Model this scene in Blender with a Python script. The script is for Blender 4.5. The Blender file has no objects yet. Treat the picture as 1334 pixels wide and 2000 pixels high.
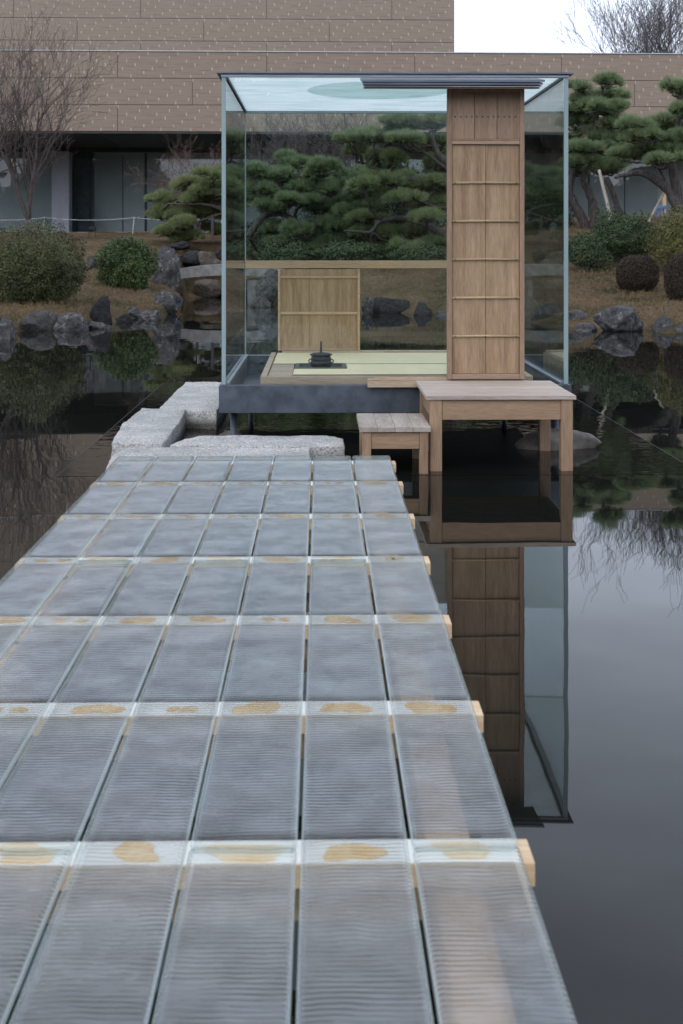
import bpy, bmesh, math, random
import numpy as np
from mathutils import Vector, Matrix, noise as mnoise

random.seed(7)
RNG = np.random.default_rng(7)
scene = bpy.context.scene
COL = scene.collection

# ------------------------------------------------------------------ camera
F = 2470.0                      # focal length in photograph pixels (1334 wide)
CZ = 1.478                      # eye height above the pond
YAW = math.atan(42.0 / F)
HOR = 480.0                     # horizon row in the photograph
cam_d = bpy.data.cameras.new("camera")
cam = bpy.data.objects.new("camera", cam_d)
COL.objects.link(cam)
cam.location = (0, 0, CZ)
cam.rotation_euler = (math.radians(90), 0, -YAW)
cam_d.sensor_fit = 'HORIZONTAL'
cam_d.sensor_width = 36.0
cam_d.lens = F / 1334.0 * 36.0
cam_d.shift_y = -(1000.0 - HOR) / 1334.0
cam_d.clip_start = 0.05
cam_d.clip_end = 3000
cam_d.dof.use_dof = True
cam_d.dof.focus_distance = 9.3
cam_d.dof.aperture_fstop = 10
scene.camera = cam

# ------------------------------------------------------------------ sky, sun, exposure
SUN_EL, SUN_AZ = math.radians(45), math.radians(205)
world = bpy.data.worlds.new("World")
scene.world = world
world.use_nodes = True
wn, wl = world.node_tree.nodes, world.node_tree.links
wn.clear()
w_out = wn.new('ShaderNodeOutputWorld')
w_bg = wn.new('ShaderNodeBackground')
w_bg.inputs['Strength'].default_value = 0.1
w_sky = wn.new('ShaderNodeTexSky')
w_sky.sky_type = 'NISHITA'
w_sky.sun_disc = False
w_sky.sun_elevation = SUN_EL
w_sky.sun_rotation = SUN_AZ
w_sky.dust_density = 4.0
w_tc = wn.new('ShaderNodeTexCoord')
w_map = wn.new('ShaderNodeMapping')
w_map.inputs['Scale'].default_value = (1.6, 1.6, 4.6)
w_no = wn.new('ShaderNodeTexNoise')
w_no.inputs['Scale'].default_value = 1.5
w_no.inputs['Detail'].default_value = 5
w_no.inputs['Roughness'].default_value = 0.5
w_rp = wn.new('ShaderNodeValToRGB')
w_rp.color_ramp.elements[0].position = 0.36
w_rp.color_ramp.elements[0].color = (0.66, 0.68, 0.83, 1)
w_rp.color_ramp.elements[1].position = 0.64
w_rp.color_ramp.elements[1].color = (1.02, 1.15, 1.34, 1)
w_sc = wn.new('ShaderNodeVectorMath'); w_sc.operation = 'SCALE'
w_sc.inputs['Scale'].default_value = 12.0
w_mx = wn.new('ShaderNodeMix'); w_mx.data_type = 'RGBA'
w_mx.inputs[0].default_value = 0.86
wl.new(w_tc.outputs['Generated'], w_map.inputs['Vector'])
wl.new(w_map.outputs['Vector'], w_no.inputs['Vector'])
wl.new(w_no.outputs['Fac'], w_rp.inputs['Fac'])
wl.new(w_rp.outputs['Color'], w_sc.inputs[0])
wl.new(w_sky.outputs['Color'], w_mx.inputs[6])
wl.new(w_sc.outputs['Vector'], w_mx.inputs[7])
w_sep = wn.new('ShaderNodeSeparateXYZ'); wl.new(w_tc.outputs['Generated'], w_sep.inputs[0])
w_gr = wn.new('ShaderNodeMapRange'); wl.new(w_sep.outputs['Z'], w_gr.inputs['Value'])
w_gr.inputs['From Min'].default_value = 0.05; w_gr.inputs['From Max'].default_value = 0.55
w_gr.inputs['To Min'].default_value = 1.5; w_gr.inputs['To Max'].default_value = 0.9
w_ml = wn.new('ShaderNodeVectorMath'); w_ml.operation = 'SCALE'
wl.new(w_mx.outputs[2], w_ml.inputs[0]); wl.new(w_gr.outputs['Result'], w_ml.inputs['Scale'])
wl.new(w_ml.outputs['Vector'], w_bg.inputs['Color'])
wl.new(w_bg.outputs['Background'], w_out.inputs['Surface'])

sun_d = bpy.data.lights.new("sun", 'SUN')
sun_d.energy = 1.05
sun_d.angle = math.radians(70)
sun_d.color = (1.0, 0.96, 0.9)
sun = bpy.data.objects.new("sun", sun_d)
COL.objects.link(sun)
sd = Vector((math.sin(SUN_AZ) * math.cos(SUN_EL), math.cos(SUN_AZ) * math.cos(SUN_EL), math.sin(SUN_EL)))
sun.rotation_euler = sd.to_track_quat('Z', 'Y').to_euler()

scene.view_settings.view_transform = 'Standard'
scene.view_settings.look = 'None'
scene.view_settings.gamma = 1.0
scene.view_settings.exposure = 0.0
scene.view_settings.use_curve_mapping = False
scene.cycles.max_bounces = 9
scene.cycles.transparent_max_bounces = 20
scene.cycles.transmission_bounces = 8
scene.cycles.glossy_bounces = 4
scene.cycles.diffuse_bounces = 3
scene.cycles.sample_clamp_indirect = 6
scene.cycles.use_denoising = True

# ------------------------------------------------------------------ measuring helpers
_fw = Vector((math.sin(YAW), math.cos(YAW), 0))
_rt = Vector((math.cos(YAW), -math.sin(YAW), 0))
def ray(x, y):
    return _fw + _rt * ((x - 667.0) / F) + Vector((0, 0, (HOR - y) / F))
def PY(x, y, Y):
    """world point seen at photograph pixel (x, y) on the plane at distance Y"""
    r = ray(x, y); t = Y / r.y
    return Vector((0, 0, CZ)) + r * t
def PZ(x, y, z):
    r = ray(x, y); t = (z - CZ) / r.z
    return Vector((0, 0, CZ)) + r * t
def PX(x, Y):
    return PY(x, HOR, Y).x

# ------------------------------------------------------------------ materials
MATS = {}
def nmat(name):
    m = bpy.data.materials.new(name); m.use_nodes = True
    nt = m.node_tree; nt.nodes.clear()
    out = nt.nodes.new('ShaderNodeOutputMaterial')
    MATS[name] = m
    return m, nt, out
def nd(nt, typ, **kw):
    n = nt.nodes.new(typ)
    for k, v in kw.items():
        if k in n.inputs: n.inputs[k].default_value = v
        else: setattr(n, k, v)
    return n
def ramp(nt, stops, interp='LINEAR'):
    r = nt.nodes.new('ShaderNodeValToRGB'); cr = r.color_ramp; cr.interpolation = interp
    while len(cr.elements) < len(stops): cr.elements.new(0.5)
    for e, (p, c) in zip(cr.elements, stops):
        e.position = p; e.color = (c[0], c[1], c[2], 1)
    return r
def mixc(nt, fac, a, b, blend='MIX'):
    n = nt.nodes.new('ShaderNodeMix'); n.data_type = 'RGBA'; n.blend_type = blend
    for sock, v in ((n.inputs[0], fac), (n.inputs[6], a), (n.inputs[7], b)):
        if isinstance(v, bpy.types.NodeSocket): nt.links.new(v, sock)
        elif isinstance(v, (int, float)): sock.default_value = v
        else: sock.default_value = (v[0], v[1], v[2], 1)
    return n.outputs[2]
def coords(nt, scale=(1, 1, 1), rand=True, space='Object'):
    tc = nt.nodes.new('ShaderNodeTexCoord')
    mp = nt.nodes.new('ShaderNodeMapping'); mp.inputs['Scale'].default_value = scale
    nt.links.new(tc.outputs[space], mp.inputs['Vector'])
    if rand:
        oi = nt.nodes.new('ShaderNodeObjectInfo')
        ml = nd(nt, 'ShaderNodeMath', operation='MULTIPLY'); ml.inputs[1].default_value = 37.0
        nt.links.new(oi.outputs['Random'], ml.inputs[0])
        cb = nt.nodes.new('ShaderNodeCombineXYZ')
        for i in range(3): nt.links.new(ml.outputs[0], cb.inputs[i])
        nt.links.new(cb.outputs[0], mp.inputs['Location'])
    return mp.outputs['Vector']
def bump(nt, h, strength, dist):
    b = nd(nt, 'ShaderNodeBump', Strength=strength, Distance=dist)
    nt.links.new(h, b.inputs['Height']); return b.outputs['Normal']
def bsdf(nt, out, col=None, rough=0.6, metal=0.0, spec=0.5, normal=None, **kw):
    p = nt.nodes.new('ShaderNodeBsdfPrincipled')
    p.inputs['Metallic'].default_value = metal
    p.inputs['Specular IOR Level'].default_value = spec
    for k, v in (('Base Color', col), ('Roughness', rough), ('Normal', normal)):
        if v is None: continue
        if isinstance(v, bpy.types.NodeSocket): nt.links.new(v, p.inputs[k])
        elif isinstance(v, (int, float)): p.inputs[k].default_value = v
        else: p.inputs[k].default_value = (v[0], v[1], v[2], 1)
    for k, v in kw.items(): p.inputs[k].default_value = v
    nt.links.new(p.outputs[0], out.inputs['Surface'])
    return p

def wood(name, c_dark, c_mid, c_light, axis='z', stain=0.0, stain_col=(0.1, 0.06, 0.035), rough=0.62, fine=60, vary=1.0):
    m, nt, out = nmat(name)
    L = nt.links
    s = {'x': (0.7, 9, 9), 'y': (9, 0.7, 9), 'z': (9, 9, 0.7)}[axis]
    v = coords(nt, s)
    n1 = nd(nt, 'ShaderNodeTexNoise', Scale=1.6, Detail=5, Roughness=0.6, Distortion=0.4); L.new(v, n1.inputs['Vector'])
    n2 = nd(nt, 'ShaderNodeTexNoise', Scale=fine / 4, Detail=3, Roughness=0.6); L.new(v, n2.inputs['Vector'])
    r = ramp(nt, [(0.3, c_dark), (0.5, c_mid), (0.7, c_light)]); L.new(n1.outputs['Fac'], r.inputs['Fac'])
    r2 = ramp(nt, [(0.35, (0.75, 0.72, 0.68)), (0.6, (1.08, 1.06, 1.04))]); L.new(n2.outputs['Fac'], r2.inputs['Fac'])
    c = mixc(nt, 0.75, r.outputs['Color'], r2.outputs['Color'], 'MULTIPLY')
    oi = nt.nodes.new('ShaderNodeObjectInfo')
    rr = ramp(nt, [(0, (0.88, 0.87, 0.86)), (1, (1.1, 1.08, 1.05))]); L.new(oi.outputs['Random'], rr.inputs['Fac'])
    c = mixc(nt, vary, c, rr.outputs['Color'], 'MULTIPLY')
    if stain > 0:
        v3 = coords(nt, {'x': (1.2, 3, 3), 'y': (3, 1.2, 3), 'z': (4, 4, 1.0)}[axis])
        n3 = nd(nt, 'ShaderNodeTexNoise', Scale=2.2, Detail=6, Roughness=0.65, Distortion=0.8); L.new(v3, n3.inputs['Vector'])
        r3 = ramp(nt, [(0.5, (0, 0, 0)), (0.72, (1, 1, 1))]); L.new(n3.outputs['Fac'], r3.inputs['Fac'])
        fm = nd(nt, 'ShaderNodeMath', operation='MULTIPLY'); fm.inputs[1].default_value = stain
        L.new(r3.outputs['Color'], fm.inputs[0])
        c = mixc(nt, fm.outputs[0], c, stain_col)
    bsdf(nt, out, c, rough, spec=0.25, normal=bump(nt, n2.outputs['Fac'], 0.25, 0.002))
    return m
wood('door_frame_wood', (0.295, 0.207, 0.148), (0.335, 0.24, 0.175), (0.375, 0.272, 0.2), 'z')
wood('door_rail_wood', (0.325, 0.232, 0.17), (0.37, 0.268, 0.2), (0.41, 0.3, 0.23), 'x')
wood('door_board', (0.25, 0.17, 0.108), (0.36, 0.258, 0.17), (0.45, 0.335, 0.232), 'z', 0.5, (0.2, 0.14, 0.1))
wood('panel_board', (0.3, 0.195, 0.115), (0.4, 0.272, 0.165), (0.48, 0.335, 0.21), 'z', 0.55, (0.2, 0.11, 0.06))
wood('back_wood', (0.47, 0.33, 0.2), (0.52, 0.37, 0.235), (0.57, 0.41, 0.27), 'x')
wood('sill_wood', (0.36, 0.27, 0.19), (0.47, 0.37, 0.28), (0.56, 0.46, 0.36), 'x', 0.3, (0.34, 0.26, 0.2))
wood('bench_top', (0.4, 0.345, 0.31), (0.53, 0.465, 0.425), (0.61, 0.545, 0.505), 'x', 0.45, (0.3, 0.24, 0.2))
wood('step_top', (0.34, 0.3, 0.275), (0.44, 0.395, 0.365), (0.5, 0.455, 0.42), 'y', 0.5, (0.24, 0.17, 0.125), vary=.3)
wood('bench_wood', (0.31, 0.21, 0.142), (0.36, 0.25, 0.172), (0.41, 0.29, 0.2), 'z', 0.2, (0.27, 0.18, 0.13))
wood('bench_apron', (0.33, 0.225, 0.15), (0.39, 0.272, 0.184), (0.44, 0.315, 0.22), 'x', 0.15, (0.3, 0.2, 0.14))
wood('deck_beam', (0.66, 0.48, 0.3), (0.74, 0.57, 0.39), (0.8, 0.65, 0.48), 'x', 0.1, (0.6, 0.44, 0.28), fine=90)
wood('deck_joist', (0.52, 0.33, 0.2), (0.6, 0.4, 0.26), (0.66, 0.46, 0.31), 'y')
wood('bamboo', (0.38, 0.3, 0.18), (0.46, 0.37, 0.23), (0.52, 0.43, 0.28), 'x', rough=0.4)
wood('bleached_post', (0.42, 0.38, 0.33), (0.52, 0.48, 0.43), (0.6, 0.56, 0.5), 'z')
wood('eave_board', (0.09, 0.055, 0.035), (0.14, 0.09, 0.055), (0.19, 0.125, 0.08), 'x')

def simple(name, c1, c2, scale=6, rough=0.6, metal=0.0, bumpd=0.0, spec=0.4, detail=5, lo=0.35, hi=0.65, stretch=(1, 1, 1)):
    m, nt, out = nmat(name)
    v = coords(nt, stretch)
    n = nd(nt, 'ShaderNodeTexNoise', Scale=scale, Detail=detail, Roughness=0.6); nt.links.new(v, n.inputs['Vector'])
    r = ramp(nt, [(lo, c1), (hi, c2)]); nt.links.new(n.outputs['Fac'], r.inputs['Fac'])
    nm = bump(nt, n.outputs['Fac'], 0.6, bumpd) if bumpd else None
    bsdf(nt, out, r.outputs['Color'], rough, metal, spec, nm)
    return m
simple('steel', (0.062, 0.078, 0.1), (0.12, 0.142, 0.178), 7, 0.5, 0.35, 0.0, detail=8)
simple('steel_dark', (0.05, 0.06, 0.075), (0.08, 0.095, 0.115), 5, 0.5, 0.4)
simple('zinc', (0.13, 0.15, 0.19), (0.2, 0.225, 0.28), 4, 0.4, 0.6, stretch=(0.6, 6, 6))
simple('aluminium', (0.38, 0.42, 0.47), (0.48, 0.52, 0.58), 4, 0.35, 0.6)
simple('dark_iron', (0.018, 0.018, 0.02), (0.04, 0.04, 0.045), 40, 0.5, 0.5, 0.0008)
simple('black_plastic', (0.01, 0.01, 0.011), (0.016, 0.016, 0.018), 20, 0.5)
simple('mat_border', (0.025, 0.028, 0.03), (0.035, 0.038, 0.04), 60, 0.8)
simple('hearth_frame', (0.05, 0.075, 0.065), (0.075, 0.105, 0.09), 30, 0.4)
simple('ash', (0.03, 0.035, 0.04), (0.06, 0.065, 0.07), 25, 0.9)
simple('white_paint', (0.62, 0.64, 0.68), (0.7, 0.72, 0.76), 3, 0.5)
simple('column_plaster', (0.42, 0.44, 0.5), (0.47, 0.49, 0.55), 3, 0.7)
simple('rope', (0.55, 0.56, 0.58), (0.68, 0.69, 0.7), 50, 0.9)
simple('concrete', (0.15, 0.15, 0.148), (0.27, 0.268, 0.26), 5, 0.85, 0, 0.01)
simple('facade_upper', (0.265, 0.212, 0.168), (0.32, 0.26, 0.21), 5, 0.75, stretch=(0.25, 1, 6))
simple('facade_lower', (0.265, 0.208, 0.162), (0.32, 0.256, 0.203), 5, 0.75, stretch=(0.25, 1, 6))
simple('facade_gap', (0.1, 0.082, 0.068), (0.13, 0.108, 0.09), 5, 0.8)
simple('facade_tick', (0.44, 0.39, 0.3), (0.58, 0.52, 0.41), 1.5, 0.5)
simple('facade_seam', (0.17, 0.135, 0.105), (0.24, 0.19, 0.15), 2, 0.8)
simple('coping', (0.45, 0.48, 0.52), (0.55, 0.58, 0.62), 3, 0.4, 0.3)
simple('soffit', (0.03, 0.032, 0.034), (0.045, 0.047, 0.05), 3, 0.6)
simple('interior', (0.6, 0.63, 0.63), (0.7, 0.73, 0.73), 0.6, 0.8)
simple('blue_paint', (0.05, 0.16, 0.42), (0.07, 0.2, 0.48), 5, 0.5)
simple('orange_timber', (0.5, 0.34, 0.17), (0.6, 0.42, 0.22), 9, 0.7)
simple('pad', (0.78, 0.47, 0.17), (0.88, 0.66, 0.38), 30, 0.5)
wood('dark_beam', (0.2, 0.15, 0.1), (0.26, 0.2, 0.14), (0.32, 0.25, 0.18), 'x')  # darker wood tone for the lower beams
simple('contact_haze', (0.82, 0.79, 0.75), (0.9, 0.88, 0.85), 9, 0.6)  # white of light scattered where glass meets beam, put into the colour
simple('boulder', (0.08, 0.075, 0.068), (0.2, 0.185, 0.165), 6, 0.75, 0, 0.01)
simple('bark', (0.035, 0.03, 0.028), (0.11, 0.096, 0.092), 18, 0.9, 0, 0.02, stretch=(1, 1, 0.35))
simple('bark_grey', (0.075, 0.062, 0.056), (0.16, 0.14, 0.13), 14, 0.9, 0, 0.01, stretch=(1, 1, 0.3))
simple('twig_grey', (0.075, 0.06, 0.057), (0.14, 0.117, 0.112), 10, 0.9)
simple('twig_red', (0.1, 0.065, 0.055), (0.17, 0.12, 0.105), 10, 0.9)
simple('bark_dark', (0.07, 0.063, 0.065), (0.13, 0.118, 0.12), 10, 0.9)
simple('wrapped_bark', (0.24, 0.185, 0.13), (0.33, 0.26, 0.19), 30, 0.9, stretch=(1, 1, 4))

# tatami: fine woven rush
m, nt, out = nmat('tatami')
v = coords(nt, (1, 1, 1), False)
wv = nd(nt, 'ShaderNodeTexWave', Scale=60, Distortion=0.3, bands_direction='X'); nt.links.new(v, wv.inputs['Vector'])
n1 = nd(nt, 'ShaderNodeTexNoise', Scale=5, Detail=4); nt.links.new(v, n1.inputs['Vector'])
r = ramp(nt, [(0.3, (0.76, 0.64, 0.39)), (0.7, (0.83, 0.71, 0.46))]); nt.links.new(n1.outputs['Fac'], r.inputs['Fac'])
bsdf(nt, out, r.outputs['Color'], 0.6, spec=0.3, normal=bump(nt, wv.outputs['Fac'], 0.3, 0.001))

# granite
m, nt, out = nmat('granite')
v = coords(nt)
n1 = nd(nt, 'ShaderNodeTexNoise', Scale=75, Detail=4, Roughness=0.85); nt.links.new(v, n1.inputs['Vector'])
n2 = nd(nt, 'ShaderNodeTexNoise', Scale=4, Detail=6, Roughness=0.6); nt.links.new(v, n2.inputs['Vector'])
n3 = nd(nt, 'ShaderNodeTexNoise', Scale=45, Detail=6, Roughness=0.75); nt.links.new(v, n3.inputs['Vector'])
r1 = ramp(nt, [(0.36, (0.2, 0.2, 0.2)), (0.5, (0.66, 0.66, 0.66)), (0.64, (0.9, 0.9, 0.89))]); nt.links.new(n1.outputs['Fac'], r1.inputs['Fac'])
r2 = ramp(nt, [(0.35, (0.72, 0.73, 0.74)), (0.65, (1.05, 1.03, 1.0))]); nt.links.new(n2.outputs['Fac'], r2.inputs['Fac'])
gp = nt.nodes.new('ShaderNodeNewGeometry'); sz_ = nt.nodes.new('ShaderNodeSeparateXYZ'); nt.links.new(gp.outputs['Position'], sz_.inputs[0])
wt = nd(nt, 'ShaderNodeMath', operation='MULTIPLY_ADD'); wt.inputs[1].default_value = -.06; nt.links.new(n2.outputs['Fac'], wt.inputs[0]); nt.links.new(sz_.outputs['Z'], wt.inputs[2])
r3 = ramp(nt, [(0.0, (0.3, 0.29, 0.27)), (0.05, (1, 1, 1))]); nt.links.new(wt.outputs[0], r3.inputs['Fac'])     # damp, algae-stained foot at the waterline
cg = mixc(nt, 1.0, r1.outputs['Color'], r2.outputs['Color'], 'MULTIPLY')
bsdf(nt, out, mixc(nt, 1.0, cg, r3.outputs['Color'], 'MULTIPLY'), 0.9, spec=0.2, normal=bump(nt, n3.outputs['Fac'], 1.0, 0.02))

# pond rock, bluish with pale lichen and veins
def rockmat(name, d, l, pale, lo=0.56):
    m, nt, out = nmat(name)
    v = coords(nt)
    n1 = nd(nt, 'ShaderNodeTexNoise', Scale=7, Detail=9, Roughness=0.7, Distortion=1.2); nt.links.new(v, n1.inputs['Vector'])
    n2 = nd(nt, 'ShaderNodeTexNoise', Scale=4.2, Detail=8, Roughness=0.74, Distortion=2.0); nt.links.new(v, n2.inputs['Vector'])
    n3 = nd(nt, 'ShaderNodeTexNoise', Scale=9, Detail=9, Roughness=0.75); nt.links.new(v, n3.inputs['Vector'])
    r1 = ramp(nt, [(0.32, d), (0.64, l)]); nt.links.new(n1.outputs['Fac'], r1.inputs['Fac'])
    r2 = ramp(nt, [(lo, (0, 0, 0)), (lo + 0.1, (0.8, 0.8, 0.8))]); nt.links.new(n2.outputs['Fac'], r2.inputs['Fac'])
    bsdf(nt, out, mixc(nt, r2.outputs['Color'], r1.outputs['Color'], pale), 0.85, spec=0.25, normal=bump(nt, n3.outputs['Fac'], 1.0, 0.16))
rockmat('rock_blue', (0.035, 0.037, 0.041), (0.175, 0.18, 0.185), (0.4, 0.4, 0.395), 0.53)
rockmat('rock_grey', (0.04, 0.04, 0.041), (0.175, 0.173, 0.17), (0.35, 0.345, 0.335), 0.55)
rockmat('rock_dark', (0.016, 0.017, 0.02), (0.075, 0.077, 0.083), (0.18, 0.18, 0.18), 0.6)
rockmat('rock_tan', (0.1, 0.09, 0.075), (0.24, 0.215, 0.18), (0.34, 0.31, 0.27), 0.6)

# earth with dry grass
m, nt, out = nmat('dry_ground')
v = coords(nt, rand=False)
n1 = nd(nt, 'ShaderNodeTexNoise', Scale=0.55, Detail=6, Roughness=0.65); nt.links.new(v, n1.inputs['Vector'])
n2 = nd(nt, 'ShaderNodeTexNoise', Scale=9, Detail=8, Roughness=0.75); nt.links.new(v, n2.inputs['Vector'])
r1 = ramp(nt, [(0.36, (0.06, 0.065, 0.03)), (0.47, (0.135, 0.105, 0.066)), (0.62, (0.21, 0.158, 0.102))]); nt.links.new(n1.outputs['Fac'], r1.inputs['Fac'])
r2 = ramp(nt, [(0.3, (0.45, 0.42, 0.4)), (0.7, (1.2, 1.18, 1.12))]); nt.links.new(n2.outputs['Fac'], r2.inputs['Fac'])
bsdf(nt, out, mixc(nt, 1.0, r1.outputs['Color'], r2.outputs['Color'], 'MULTIPLY'), 0.95, spec=0.1, normal=bump(nt, n2.outputs['Fac'], 1.0, 0.08))

def leafmat(name, stops, rough=0.55, spec=0.3, trans=0.0):
    m, nt, out = nmat(name)
    g = nt.nodes.new('ShaderNodeNewGeometry')
    at = nt.nodes.new('ShaderNodeAttribute'); at.attribute_name = 'tone'      # one tone per tuft or sprig
    m1 = nd(nt, 'ShaderNodeMath', operation='MULTIPLY'); m1.inputs[1].default_value = .4; nt.links.new(g.outputs['Random Per Island'], m1.inputs[0])
    m2 = nd(nt, 'ShaderNodeMath', operation='MULTIPLY_ADD'); m2.inputs[1].default_value = .6; nt.links.new(at.outputs['Fac'], m2.inputs[0]); nt.links.new(m1.outputs[0], m2.inputs[2])
    r = ramp(nt, stops); nt.links.new(m2.outputs[0], r.inputs['Fac'])
    p = bsdf(nt, out, r.outputs['Color'], rough, spec=spec)
    if trans > 0:
        tb = nt.nodes.new('ShaderNodeBsdfTranslucent'); nt.links.new(r.outputs['Color'], tb.inputs['Color'])
        ms = nt.nodes.new('ShaderNodeMixShader'); ms.inputs[0].default_value = trans
        nt.links.new(p.outputs[0], ms.inputs[1]); nt.links.new(tb.outputs[0], ms.inputs[2]); nt.links.new(ms.outputs[0], out.inputs['Surface'])
    return m
leafmat('grass_blades', [(0, (0.07, 0.08, 0.03)), (0.35, (0.17, 0.125, 0.075)), (1, (0.27, 0.2, 0.125))], 0.8, 0.1)
leafmat('pine_needles', [(0, (0.1, 0.145, 0.085)), (0.5, (0.25, 0.325, 0.18)), (0.85, (0.35, 0.43, 0.22)), (1, (0.36, 0.34, 0.19))], 0.55, 0.25, 0.45)
leafmat('pine_needles_olive', [(0, (0.115, 0.15, 0.08)), (0.5, (0.27, 0.325, 0.165)), (0.85, (0.37, 0.43, 0.2)), (1, (0.39, 0.34, 0.18))], 0.55, 0.25, 0.45)
leafmat('azalea_leaves', [(0, (0.022, 0.03, 0.012)), (0.45, (0.06, 0.074, 0.028)), (0.8, (0.115, 0.125, 0.045)), (1, (0.17, 0.14, 0.06))], 0.55)
leafmat('camellia_leaves', [(0, (0.022, 0.04, 0.014)), (0.5, (0.05, 0.085, 0.026)), (0.85, (0.095, 0.13, 0.036)), (1, (0.15, 0.14, 0.045))], 0.45)
leafmat('dark_leaves', [(0, (0.035, 0.055, 0.03)), (0.6, (0.075, 0.105, 0.055)), (1, (0.12, 0.15, 0.08))], 0.75, 0.12)
leafmat('yellow_leaves', [(0, (0.05, 0.058, 0.018)), (0.5, (0.115, 0.12, 0.04)), (1, (0.2, 0.175, 0.07))], 0.5)
leafmat('brown_leaves', [(0, (0.02, 0.015, 0.011)), (0.6, (0.05, 0.036, 0.026)), (0.93, (0.09, 0.066, 0.048)), (1, (0.07, 0.085, 0.035))], 0.7)
leafmat('wood_leaves', [(0, (0.02, 0.028, 0.014)), (1, (0.05, 0.06, 0.03))], 0.7)

# still pond water
def watermat(name, scale, dist, rough, base):
    m, nt, out = nmat(name)
    v = coords(nt, (1, 1, 1), False)
    n1 = nd(nt, 'ShaderNodeTexNoise', Scale=scale, Detail=2, Roughness=0.45); nt.links.new(v, n1.inputs['Vector'])
    p = bsdf(nt, out, base, rough, spec=0.5, normal=bump(nt, n1.outputs['Fac'], 1.0, dist))
    p.inputs['IOR'].default_value = 1.333
watermat('pond_water', 1.1, 0.0022, 0.015, (0.009, 0.0105, 0.009))
watermat('shallow_water', 9.0, 0.0013, 0.03, (0.009, 0.0095, 0.009))

# clear sheet glass: fresnel reflection over tinted straight transmission (two faces per pane)
def glassmat(name, tint, ior=1.5, rough=0.0):
    m, nt, out = nmat(name)
    fr = nd(nt, 'ShaderNodeFresnel', IOR=ior)
    ge = nt.nodes.new('ShaderNodeNewGeometry')      # the exit face of a pane is met at the same angle as the entry face
    mi = nd(nt, 'ShaderNodeMapRange'); mi.inputs['To Min'].default_value = ior; mi.inputs['To Max'].default_value = 1.0 / ior
    nt.links.new(ge.outputs['Backfacing'], mi.inputs['Value']); nt.links.new(mi.outputs['Result'], fr.inputs['IOR'])
    tr = nt.nodes.new('ShaderNodeBsdfTransparent'); tr.inputs['Color'].default_value = (*tint, 1)
    gl = nt.nodes.new('ShaderNodeBsdfGlossy'); gl.inputs['Roughness'].default_value = rough
    mx = nt.nodes.new('ShaderNodeMixShader')
    nt.links.new(fr.outputs[0], mx.inputs[0]); nt.links.new(tr.outputs[0], mx.inputs[1]); nt.links.new(gl.outputs[0], mx.inputs[2])
    nt.links.new(mx.outputs[0], out.inputs['Surface'])
glassmat('clear_glass', (0.955, 0.982, 0.983), 1.45)
glassmat('side_glass', (0.9, 0.955, 0.965), 1.5)
glassmat('window_glass', (0.9, 0.93, 0.93), 1.6)
simple('glass_edge', (0.27, 0.37, 0.4), (0.33, 0.43, 0.46), 2, 0.25, spec=0.6)

# frosted roof glass lit from above
def frostmat(name, a, b):
    m, nt, out = nmat(name)
    v = coords(nt, (1.0, 3.2, 1), False)
    n1 = nd(nt, 'ShaderNodeTexNoise', Scale=2.2, Detail=7, Roughness=0.62, Distortion=0.7); nt.links.new(v, n1.inputs['Vector'])
    r = ramp(nt, [(0.35, a), (0.68, b)]); nt.links.new(n1.outputs['Fac'], r.inputs['Fac'])
    t = nt.nodes.new('ShaderNodeBsdfTranslucent'); nt.links.new(r.outputs['Color'], t.inputs['Color'])
    g = nt.nodes.new('ShaderNodeBsdfGlossy'); g.inputs['Roughness'].default_value = 0.25
    mx = nt.nodes.new('ShaderNodeMixShader'); mx.inputs[0].default_value = 0.05
    nt.links.new(t.outputs[0], mx.inputs[1]); nt.links.new(g.outputs[0], mx.inputs[2])
    nt.links.new(mx.outputs[0], out.inputs['Surface'])
frostmat('frosted_glass', (0.5, 0.6, 0.6), (0.7, 0.76, 0.76))
frostmat('frosted_disc', (0.58, 0.7, 0.68), (0.7, 0.8, 0.77))

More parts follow.
